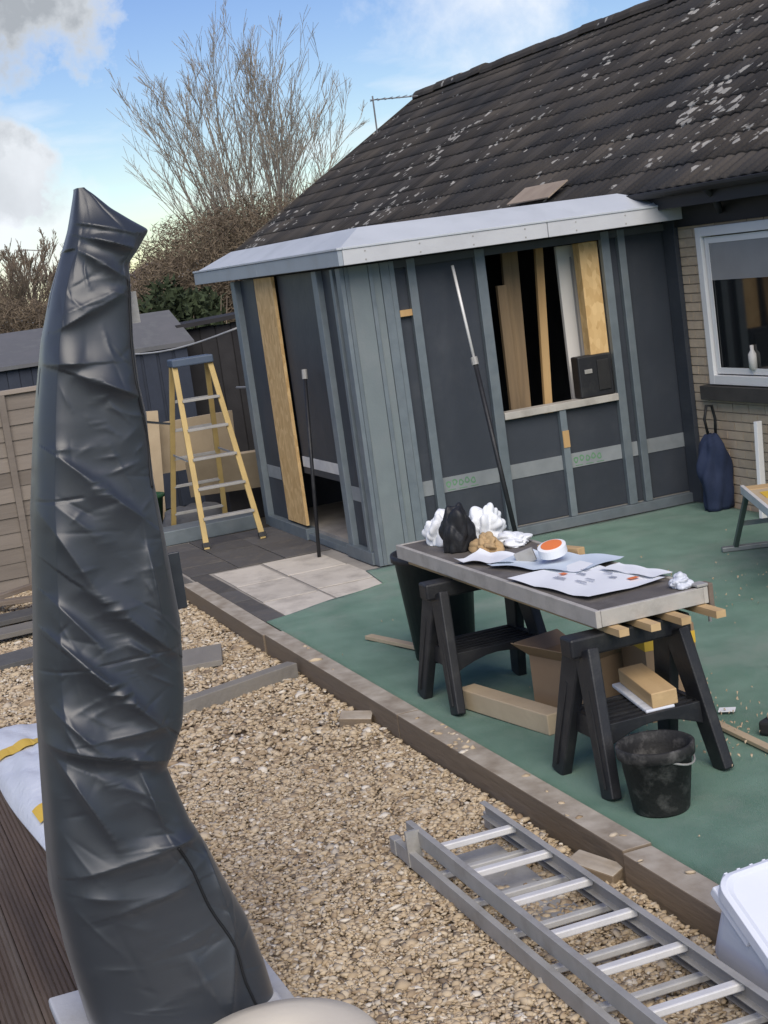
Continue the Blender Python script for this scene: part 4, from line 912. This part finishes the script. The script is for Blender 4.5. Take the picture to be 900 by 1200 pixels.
loft([rrect(.20,.235,.06,.301),rrect(.217,.252,.065,.302),rrect(.219,.254,.065,.345),rrect(.205,.24,.06,.355),rrect(.19,.22,.06,.346)]).build('lid','white_plastic',wt,bevel=.003)
for k in range(9):
    MB().box(-.224,-.2185,-.20+.05*k-.006,-.20+.05*k+.006,.306,.342).build('rib','white_plastic',wt)
MB().box(-.215,.0,-.245,-.205,.26,.30).build('handle','white_plastic',wt,bevel=.006)

# low folding work platform at the right edge, white batten behind
ws=empty('work_platform',(-9.28,5.96,.006),(0,0,-.41),label='low folding work platform with wooden top and pale metal edge at the right',cat='platform')
MB().box(0,.16,.014,.36,.475,.508).build('deck_board','pine_flat',ws,bevel=.003); MB().box(.17,1.5,.014,.36,.475,.506).build('deck_board','ply',ws,bevel=.003)
MB().box(-.015,1.51,-.014,.012,.455,.515).build('edge_rail','bright_alu',ws,bevel=.003); MB().box(-.015,1.51,.362,.388,.455,.515).build('edge_rail','bright_alu',ws,bevel=.003)
MB().box(.30,.55,.06,.22,.5065,.509).build('sticker','yellow',ws)
for ux,dx in ((.03,-.34),(1.47,.30)):
    for vy in (.02,.35):
        l=MB().bar((ux+dx,vy-.06 if vy<.2 else vy+.06,.03),(ux,vy,.46),.032,.05,upv=(1,0,0)).build('leg','bench_green',ws,bevel=.004)
    MB().box(ux+dx-.03,ux+dx+.03,-.14,.50,0,.035).build('foot_bar','bench_steel',ws,bevel=.006)
    MB().bar((ux+dx*.55,-.01,.22),(ux+dx*.55,.38,.22),.03,.03).build('cross_bar','bench_steel',ws)
tag(MB().box(-.018,.018,-.028,.028,0,.76).build('white_batten','white_upvc',bevel=.003,loc=(-10.40,6.84,.006),rot=(-.05,0,.2)),'white batten standing against the brick wall behind the work platform','batten')
# power tool on the carpet at right edge
tl=empty('power_tool',(-5.98,3.98,.006),(0,0,.5),label='black and yellow power tool lying on the carpet at the right edge',cat='power tool')
MB().box(-.13,.13,-.09,.09,0,.07).build('base','tool_black',tl,bevel=.015); MB().box(-.10,.10,-.06,.06,.071,.105).build('body','ply',tl,bevel=.012)
MB().box(-.132,-.125,-.06,.06,.03,.055).build('stripe','yellow',tl); MB().tube([(.02,-.05,.10),(.05,-.03,.15),(.05,.03,.15),(.02,.05,.10)],.016,8).build('handle','tool_black',tl,smooth=True)

# ================================================================== parasol cover in the foreground
def parasol():
    L=[(0.929,2.739),(0.908,2.676),(0.886,2.612),(0.852,2.537),(0.801,2.425),(0.751,2.285),(0.686,2.027),(0.631,1.765),(0.591,1.496),(0.55,1.225),(0.529,1.003),(0.5,0.722),(0.485,0.551),(0.501,0.31),(0.53,0.061),(0.54,-.02)]
    Rr=[(0.947,2.739),(0.978,2.712),(1.024,2.662),(1.077,2.621),(1.132,2.583),(1.091,2.534),(1.047,2.486),(1.04,2.393),(1.022,2.246),(1.016,2.11),(1.025,2.026),(1.014,1.806),(1.02,1.579),(1.026,1.35),(1.004,1.123),(0.98,1.011),(0.905,0.885),(0.95,0.693),(0.992,0.592),(1.021,0.494),(1.085,0.324),(1.12,0.159),(1.145,-0.02)]
    X0=-5.0
    t=empty('covered_parasol',(X0,.80,0),label='tall closed garden parasol in a creased dark grey zip cover',cat='parasol')
    zs=np.linspace(2.735,0.012,640)
    f=lambda T: np.interp(zs,[p[1] for p in T][::-1],[p[0] for p in T][::-1])
    yl,yr=f(L),f(Rr)
    k=np.array([1,2,3,2,1])/9.; 
    sm=lambda a: np.convolve(np.pad(a,2,'edge'),k,'valid')
    yl,yr=sm(sm(yl)),sm(yr)
    n=280; th=np.linspace(0,2*np.pi,n,endpoint=False)
    # front half gets most of the samples
    depth=np.interp(zs,[0,.5,1.0,1.6,2.2,2.45,2.74],[.22,.21,.16,.16,.13,.11,.03])
    c=np.cos(th); s=np.sin(th)
    e=.52
    cy=np.sign(c)*np.abs(c)**e; cx=np.sign(s)*np.abs(s)**e
    hw=(yr-yl)/2; my=(yr+yl)/2
    Y=my[:,None]+hw[:,None]*cy[None]; X=depth[:,None]*cx[None]
    Zg=np.repeat(zs[:,None],n,1); front=np.clip(cx,0,1)[None]**0.5*np.ones_like(Zg)
    U=(Y-yl[:,None])/(2*hw[:,None])          # 0 left .. 1 right
    D=np.zeros_like(Y)
    # creases: (u0,z0,u1,z1,width,height,sharp side)
    # folds as (y0,z0,y1,z1, steep width, long width, height, steep side: d under / b above)
    CR=[(0.884, 2.635, 1.07, 2.577, 0.012, 0.05, 0.025, 'd'),
        (0.907, 2.586, 1.072, 2.524, 0.018, 0.05, 0.05, 'd'),
        (0.885, 2.548, 1.002, 2.455, 0.02, 0.05, 0.035, 'd'),
        (0.777, 2.313, 1.003, 2.397, 0.012, 0.06, 0.022, 'd'),
        (0.784, 2.354, 1.0, 2.413, 0.03, 0.01, 0.01, 'b'),
        (0.745, 2.213, 0.853, 2.202, 0.01, 0.05, 0.022, 'd'),
        (0.817, 2.171, 1.009, 2.072, 0.016, 0.07, 0.04, 'd'),
        (0.686, 1.96, 0.759, 1.953, 0.02, 0.03, 0.012, 'b'),
        (0.719, 1.933, 0.944, 1.704, 0.05, 0.014, 0.03, 'b'),
        (0.642, 1.76, 0.755, 1.51, 0.02, 0.07, 0.024, 'd'),
        (0.675, 1.797, 0.834, 1.632, 0.04, 0.02, 0.012, 'b'),
        (0.619, 1.511, 0.789, 1.277, 0.06, 0.014, 0.024, 'b'),
        (0.729, 1.516, 0.985, 1.251, 0.03, 0.09, 0.045, 'd'),
        (0.814, 1.346, 0.922, 1.247, 0.04, 0.012, 0.018, 'b'),
        (0.595, 1.402, 0.906, 1.024, 0.06, 0.014, 0.034, 'b'),
        (0.657, 1.311, 0.903, 1.042, 0.03, 0.08, 0.034, 'd'),
        (0.563, 1.167, 0.683, 1.015, 0.02, 0.05, 0.028, 'd'),
        (0.579, 1.135, 0.623, 1.013, 0.015, 0.03, 0.016, 'd'),
        (0.513, 1.057, 0.89, 0.925, 0.03, 0.1, 0.055, 'd'),
        (0.71, 1.043, 0.903, 1.042, 0.02, 0.05, 0.022, 'd'),
        (0.545, 1.026, 0.695, 0.688, 0.03, 0.06, 0.04, 'd'),
        (0.799, 0.914, 0.842, 0.73, 0.03, 0.04, 0.03, 'd'),
        (0.664, 0.933, 0.801, 0.841, 0.05, 0.02, 0.02, 'b'),
        (0.559, 0.627, 0.974, 0.667, 0.02, 0.07, 0.026, 'd'),
        (0.656, 0.485, 0.881, 0.516, 0.015, 0.05, 0.016, 'd'),
        (0.561, 0.56, 0.68, 0.527, 0.02, 0.05, 0.014, 'd'),
        (0.801, 0.669, 0.969, 0.653, 0.04, 0.014, 0.018, 'b'),
        (0.962, 0.664, 1.013, 0.324, 0.02, 0.05, 0.034, 'd'),
        (1.013, 0.324, 0.954, 0.059, 0.02, 0.05, 0.026, 'd'),
        (0.851, 0.294, 0.941, 0.056, 0.03, 0.03, 0.02, 'b'),
        (0.94, 1.611, 0.948, 1.388, 0.03, 0.03, 0.025, 'd'),
        (0.99, 1.821, 0.99, 1.546, 0.02, 0.03, 0.02, 'd')]
    for (y0,z0,y1,z1,ws_,wl_,h,kd) in CR:
        dy,dz=y1-y0,z1-z0; l2=dy*dy+dz*dz; ln=math.sqrt(l2)
        tt=((Y-y0)*dy+(Zg-z0)*dz)/l2; tcl=np.clip(tt,0,1)
        nyv,nzv=-dz/ln,dy/ln
        if nzv<0: nyv,nzv=-nyv,-nzv
        sd_=(Y-y0)*nyv+(Zg-z0)*nzv; dist=np.hypot(Y-y0-tcl*dy,Zg-z0-tcl*dz)
        up_=sd_>0
        if kd=='d': wq=np.where(up_,wl_,min(ws_,.020))
        else: wq=np.where(up_,min(ws_,wl_)*1.0,max(ws_,wl_))
        D+=h*np.exp(-(dist/wq)**0.95)*np.sin(np.pi*np.clip(.08+tcl*.84,0,1))**.7
    sc_=.5
    # finer random creasing
    rr=np.random.default_rng(5)
    for _ in range(150):
        u0,z0=rr.uniform(.05,.95),rr.uniform(.05,2.6); a=rr.normal(-.5,.6) if rr.random()<.75 else rr.normal(.3,.4); ll=rr.uniform(.05,.26); wd=rr.uniform(.005,.012); h=rr.choice([-1,1],p=[.4,.6])*rr.uniform(.0015,.0045)
        du,dz=math.cos(a)*ll,math.sin(a)*ll; tt=(((U-u0)*sc_)*du+(Zg-z0)*dz)/(ll*ll); tcl=np.clip(tt,0,1)
        dist=np.hypot((U-u0)*sc_-tcl*du,(Zg-z0)-tcl*dz); D+=h*np.exp(-(dist/wd)**1.2)*np.sin(np.pi*np.clip(tcl,.1,.9))
    # flat hem along the left edge
    D-=.05*np.clip(1-U/.12,0,1)*(Zg<2.55)*np.clip((Zg-.9)/.2,0,1)
    X=X+D*front
    X+=front*(-.004*np.exp(-((Zg-1.275)/.004)**2)-.004*np.exp(-((Zg-1.80)/.004)**2)*(U<.35))   # stitched seams
    # the back creases loosely too
    X-=np.clip(-cx,0,1)[None]*.02*np.sin(Zg*7+U*5)
    V=np.stack([X,Y-.80,Zg],-1).reshape(-1,3)
    idx=np.arange(len(zs)*n).reshape(len(zs),n); nx=np.roll(idx,-1,1)
    Fc=np.stack([idx[:-1],nx[:-1],nx[1:],idx[1:]],-1).reshape(-1,4)
    cov=obj('cover',np_mesh('cover',V,Fc[:, ::-1],'cover_fabric',smooth=True),t)
    G=V.reshape(len(zs),n,3)
    def on(u,z,lift=.006):
        j=int(np.argmin(abs(zs-z))); fr=[i for i in range(n) if cx[i]>-.01]
        i=min(fr,key=lambda i:abs(U[j,i]-u)); p=G[j,i]; return (p[0]+lift,p[1],p[2])
    def ztube(kn,r_):
        zz_=np.linspace(kn[0][1],kn[-1][1],60); uu=np.interp(-zz_,[-k[1] for k in kn],[k[0] for k in kn]); uu=np.convolve(np.pad(uu,3,'edge'),np.ones(7)/7,'valid')
        pts=np.array([on(u_,z_,.003) for u_,z_ in zip(uu,zz_)]); P_=np.pad(pts,((3,3),(0,0)),'edge'); pts=sum(P_[i:i+60] for i in range(7))/7
        return MB().tube([tuple(p_) for p_ in pts],r_,6)
    ztube(((.93,2.45),(.94,2.3),(.93,2.15),(.93,2.03),(.97,1.92),(.94,1.83),(.94,1.78)),.0045).build('zip','black_seam',t,smooth=True)
    ztube(((.80,.66),(.83,.55),(.81,.42),(.85,.28),(.83,.15),(.86,.03)),.0045).build('zip','black_seam',t,smooth=True)
    MB().bar((.03,.215,1.99),(-.02,.31,1.965),.03,.006,w1=.012).build('strap','cover_fabric',t)
    MB().box(-.02,-.012,.20,.275,1.36,1.55).build('pocket_flap','cover_fabric',t,bevel=.006)
    MB().box(-.01,.02,.235,.262,2.30,2.40).build('inner_pole','alu_dull',t)
    # stand: flat cross base under the cover with fan weights
    MB().box(-.33,.33,-.36,.34,.003,.045).build('base_plate','deck_trim',t,bevel=.01)
parasol()
wgt=empty('base_weight',(-4.43,1.02,0.004),label='cream rounded plastic parasol base weight at the bottom edge',cat='base weight')
MB().lathe([(.30,0),(.315,.02),(.315,.06),(.29,.09),(.22,.105),(.06,.11),(.05,.10)],(0,0,0),48).build('body','cream_plastic',wgt,smooth=True)
MB().lathe([(.04,.098),(.04,.125),(.03,.128)],(.16,.05,0),16).build('filler_cap','cream_plastic',wgt)
# white sack lying along the deck edge
def flat_sack():
    nx,ny=60,26; r=random.Random(21); ph=[r.uniform(0,6.28) for _ in range(10)]; top=[];bot=[]
    for j in range(ny):
        for i in range(nx):
            u=i/(nx-1);v=j/(ny-1)
            e=(max(0,math.sin(math.pi*u))**.45)*(max(0,math.sin(math.pi*v))**.55)
            wv=.02*math.sin(9*u+3*v+ph[0])+.016*abs(math.sin(14*u-8*v+ph[1]))+.014*abs(math.sin(7*u+13*v+ph[2]))
            x=-1.15+2.3*u+.03*math.sin(5*v+ph[3]); y=-.235+.47*v+.02*math.sin(6*u+ph[4])
            top.append((x,y,.008+e*(.10+wv))); bot.append((x,y,.002))
    q=[(j*nx+i,j*nx+i+1,(j+1)*nx+i+1,(j+1)*nx+i) for j in range(ny-1) for i in range(nx-1)]; o=nx*ny
    fs=q+[tuple(o+k for k in reversed(f)) for f in q]
    t=empty('white_sack',(-7.95,.87,.002),(0,0,.03),label='crumpled white plastic sack with yellow stripes lying on the decking edge',cat='sack')
    MB().add(top+bot,fs).build('bag','sack_white',t,smooth=True)
    for x0 in (-.55,.62):
        P=[];S=[]
        for j in range(2,ny-2):
            for d in (0,.17):
                i=int((x0+d*(1 if j<14 else .6)+1.15)/2.3*(nx-1)); p=top[j*nx+i]; P.append((x0+d,p[1],p[2]+.012))
        n=len(P)//2; MB().add(P,[(2*k,2*k+1,2*k+3,2*k+2) for k in range(n-1)]).build('yellow_stripe','yellow',t)
flat_sack()

# ================================================================== trees, hedges, far things
def tubes_np(segs, n, name, mat):
    """segs: list of (p0,p1,r0,r1)"""
    A=np.array([s[0] for s in segs]);B=np.array([s[1] for s in segs]);r0=np.array([s[2] for s in segs]);r1=np.array([s[3] for s in segs])
    d=B-A; d/=np.linalg.norm(d,axis=1,keepdims=True)+1e-9
    ref=np.where(np.abs(d[:,2:3])>.9,np.array([[1.,0,0]]),np.array([[0,0,1.]])); a=np.cross(d,ref); a/=np.linalg.norm(a,axis=1,keepdims=True); b=np.cross(d,a)
    t=np.arange(n)*2*np.pi/n; ring=a[:,None]*np.cos(t)[None,:,None]+b[:,None]*np.sin(t)[None,:,None]
    V=np.concatenate([A[:,None]+ring*r0[:,None,None],B[:,None]+ring*r1[:,None,None]],1).reshape(-1,3)
    base=(np.arange(len(segs))*2*n)[:,None,None]; k=np.arange(n); q=np.stack([k,(k+1)%n,n+(k+1)%n,n+k],-1)[None]
    return np_mesh(name,V,(q+base).reshape(-1,4),mat)
def bare_tree(name,loc,h,fan,seed,label,mat='bark',stems=5,dens=1.0,twig=.010,cat='tree',group=None):
    """many stems fanning from a short bole, upright side shoots of ever finer twigs"""
    r=random.Random(seed); t=empty(name,loc,label=label,cat=cat,group=group); trunk=[];crown=[]
    def grow(p,d,L,rad_,lvl,rise):
        nseg=(6,4,3,2)[lvl]; pts=[p]; dd=d.copy(); q=p.copy()
        for i in range(nseg):
            dd=(dd+Vector((r.gauss(0,.06),r.gauss(0,.06),rise+r.gauss(0,.04)))).normalized(); q=q+dd*(L/nseg); pts.append(q.copy())
        for i in range(nseg):
            f0=1-.75*i/nseg; f1=1-.75*(i+1)/nseg
            (trunk if lvl==0 and i<3 else crown).append((tuple(pts[i]),tuple(pts[i+1]),max(twig*.6,rad_*f0),max(twig*.5,rad_*f1)))
        if lvl>=3: return
        nk=int((12,8,6)[lvl]*dens+r.random())
        for k in range(nk):
            f=r.uniform(.22,1.0); i=min(nseg-1,int(f*nseg)); pp=pts[i].lerp(pts[i+1],f*nseg-i)
            sd=(pts[i+1]-pts[i]).normalized(); sp=.34
            nd=(sd+Vector((r.gauss(0,sp),r.gauss(0,sp),r.uniform(-.05,.25)))).normalized()
            grow(pp,nd,L*(1-.45*f)*r.uniform(.40,.68),rad_*.45*(1-.5*f),lvl+1,.05)
    for s_ in range(stems):
        a=2.399*s_+r.random()*.5; tilt=fan*math.sqrt((s_+.3)/stems)
        grow(Vector((.12*math.cos(a),.12*math.sin(a),0)),Vector((math.cos(a)*tilt,math.sin(a)*tilt,1)).normalized(),h*r.uniform(.72,.92)*(1+.12*tilt),h*.0085,0,.03)
    obj('trunk',tubes_np(trunk,7,'trunk',mat),t); obj('crown',tubes_np(crown,3,'crown',mat),t); return t
bare_tree('bare_tree',(-40,11.9,-.15),7.6,.40,5,'large bare multi stemmed tree rising behind the extension roof',stems=14,dens=.80,twig=.0095)
for i,(x,y,h,sd,lab) in enumerate(((-70,9.3,5.0,31,'bare brown tree at the far left edge'),(-78,12.4,4.6,32,'bare brown tree left of the parasol top behind the first'),(-74,14.2,3.4,33,'low bare brown tree just left of the parasol cover'))):
    bare_tree('bare_tree',(x,y,-.15),h,.7,sd,lab,'twig_brown',stems=9,dens=.9,twig=.022,group='bare brown trees beyond the outbuilding')
def hedge(name,c,size,n,mat,label,seed,ls=.10,kind='twig'):
    """thick shrub mass of small leaf faces and twigs spread through an uneven volume"""
    r=np.random.default_rng(seed); t=empty(name,(c[0],c[1],-.15),label=label,cat='hedge')
    lob=[(r.uniform(-.8,.8),r.uniform(-.8,.8),r.uniform(.25,.75),r.uniform(.3,.6)) for _ in range(18)]
    P=[]
    while len(P)<n:
        q=r.uniform((-1.1,-1.1,0),(1.1,1.1,1.15),(4000,3))
        ok=np.zeros(len(q),bool)
        for a,b,z,s in lob: ok|=((q[:,0]-a)/s)**2+((q[:,1]-b)/s)**2+((q[:,2]-z)/(s*.75))**2<r.uniform(.7,1.1,len(q))
        ok|=(np.abs(q[:,0])<.85)&(np.abs(q[:,1])<.85)&(q[:,2]<.35)
        P+=list(q[ok])
    P=np.array(P[:n])*np.array([size[0]/2,size[1]/2,size[2]])
    d1=r.normal(0,1,(n,3)); d1/=np.linalg.norm(d1,axis=1,keepdims=True); d1[:,2]=np.abs(d1[:,2])*.8+.1
    d2=np.cross(d1,r.normal(0,1,(n,3))); d2/=np.linalg.norm(d2,axis=1,keepdims=True)
    l=ls*r.uniform(.6,1.5,(n,1)); wv=l*(.10 if kind=='twig' else .5)
    V=np.stack([P-d2*wv,P+d1*l*.8-d2*wv*.4,P+d1*l*1.6,P+d2*wv],1).reshape(-1,3)
    obj('foliage',np_mesh('foliage',V,np.arange(4*n).reshape(-1,4),mat),t)
    st=[]
    for _ in range(40):
        x,y=r.uniform(-.7,.7)*size[0]/2,r.uniform(-.7,.7)*size[1]/2; st.append(((x,y,0),(x*1.2+r.normal(0,.2),y*1.2+r.normal(0,.2),size[2]*r.uniform(.6,1.0)),.03,.008))
    obj('stems',tubes_np(st,4,'stems','twig_brown'),t)
    return t
hedge('brown_hedge',(-37.5,11.5),(5,7.5,4.0),150000,'hedge_brown','big brown leafless hedge mass below the bare tree',41,.10)
hedge('green_shrub',(-32,7.55),(2.5,2.2,2.35),9000,'hedge_green','dark green shrub between the shed roof and the hedge',42,.10,'leaf')
hedge('brown_hedge',(-62,8.5),(6,9,2.5),60000,'hedge_brown','low brown hedge at the far left behind the outbuilding',43,.15)
hedge('dark_conifer',(-58,11.7),(4,3.2,2.4),12000,'hedge_green','dark evergreen bush beside the parked car',44,.16,'leaf')
# far bungalow
fh=empty('far_bungalow',(-64,15.6,-.15),(0,0,.1),label='distant small bungalow gable with pale verge beyond the hedge',cat='house')
MB().box(-4,4,-2.6,2.6,0,2.3).build('wall','far_brick',fh); MB().prism([(4,-2.6,2.3),(4,2.6,2.3),(4,0,3.5)],(0,0,0),(-8,0,0)).build('gable','far_brick',fh)
for s_ in (-1,1): MB().bar((0,s_*2.9,2.2),(0,0,3.62),8.6,.12,upv=(0,0,1)).build('roof_slope','far_tile',fh)
for s_ in (-1,1): MB().bar((4.36,s_*2.95,2.15),(4.36,0,3.60),.08,.16).build('verge_board','white_upvc',fh)
wn=MB().box(4.01,4.05,-1.6,-.4,.9,2.0).build('window','white_upvc',fh); MB().box(4.051,4.06,-1.5,-.5,1.0,1.9).build('pane','car_glass',wn)
# parked car, lamp post
car=empty('parked_car',(-98,14.6,.75),(0,0,1.35),label='silver parked car at the far left beyond the outbuilding',cat='car')
loft([rrect(2.1,.82,.3,.25),rrect(2.15,.86,.3,.55),rrect(2.1,.84,.3,.82),rrect(2.0,.80,.3,.88)]).build('body','car_paint',car,smooth=False,bevel=.03)
cab=[[(x*sx_+.15,y*sy_,z) for x,y,_ in rrect(1.35,.74,.25,0)] for sx_,sy_,z in ((1,1,.88),(.86,.9,1.2),(.72,.82,1.42),(.6,.7,1.46))]
loft(cab[:3]).build('window_band','car_glass',car); loft([cab[2],cab[3]]).build('roof','car_paint',car)
for sx in (-1.3,1.3):
    for sy in (-1,1):
        wh=MB().tube([(sx,sy*.70,.31),(sx,sy*.88,.31)],.31,18).build('wheel','tyre',car); MB().tube([(sx,sy*.881,.31),(sx,sy*.89,.31)],.19,14).build('rim','car_paint',wh)
MB().box(-140,-60,-10,60,.0,.74).build('far_bank','lawn'); o=bpy.data.objects['far_bank']; o.data.transform(Matrix.Translation((0,0,0))); 
tag(o,'low grassy bank carrying the far road','bank',kind='structure')
MB().box(-105,-92,-9.9,59.9,.741,.748).build('far_road','dark_paving'); tag(bpy.data.objects['far_road'],'far road','road',kind='structure')
for o in bpy.data.objects:
    if o.name.startswith(('far_bank','far_road')): o.location.z -= 0.0
lp=empty('street_lamp',(-90,14.3,.7),label='thin grey street lamp far off left of the parasol',cat='street lamp')
MB().tube([(0,0,0),(0,0,4.6)],[.07,.045],8).build('post','alu_dull',lp); MB().bar((0,0,4.6),(.0,-.9,4.75),.10,.06).build('arm','alu_dull',lp); MB().box(-.14,.14,-1.35,-.85,4.68,4.80).build('lamp_head','alu_dull',lp,bevel=.03)
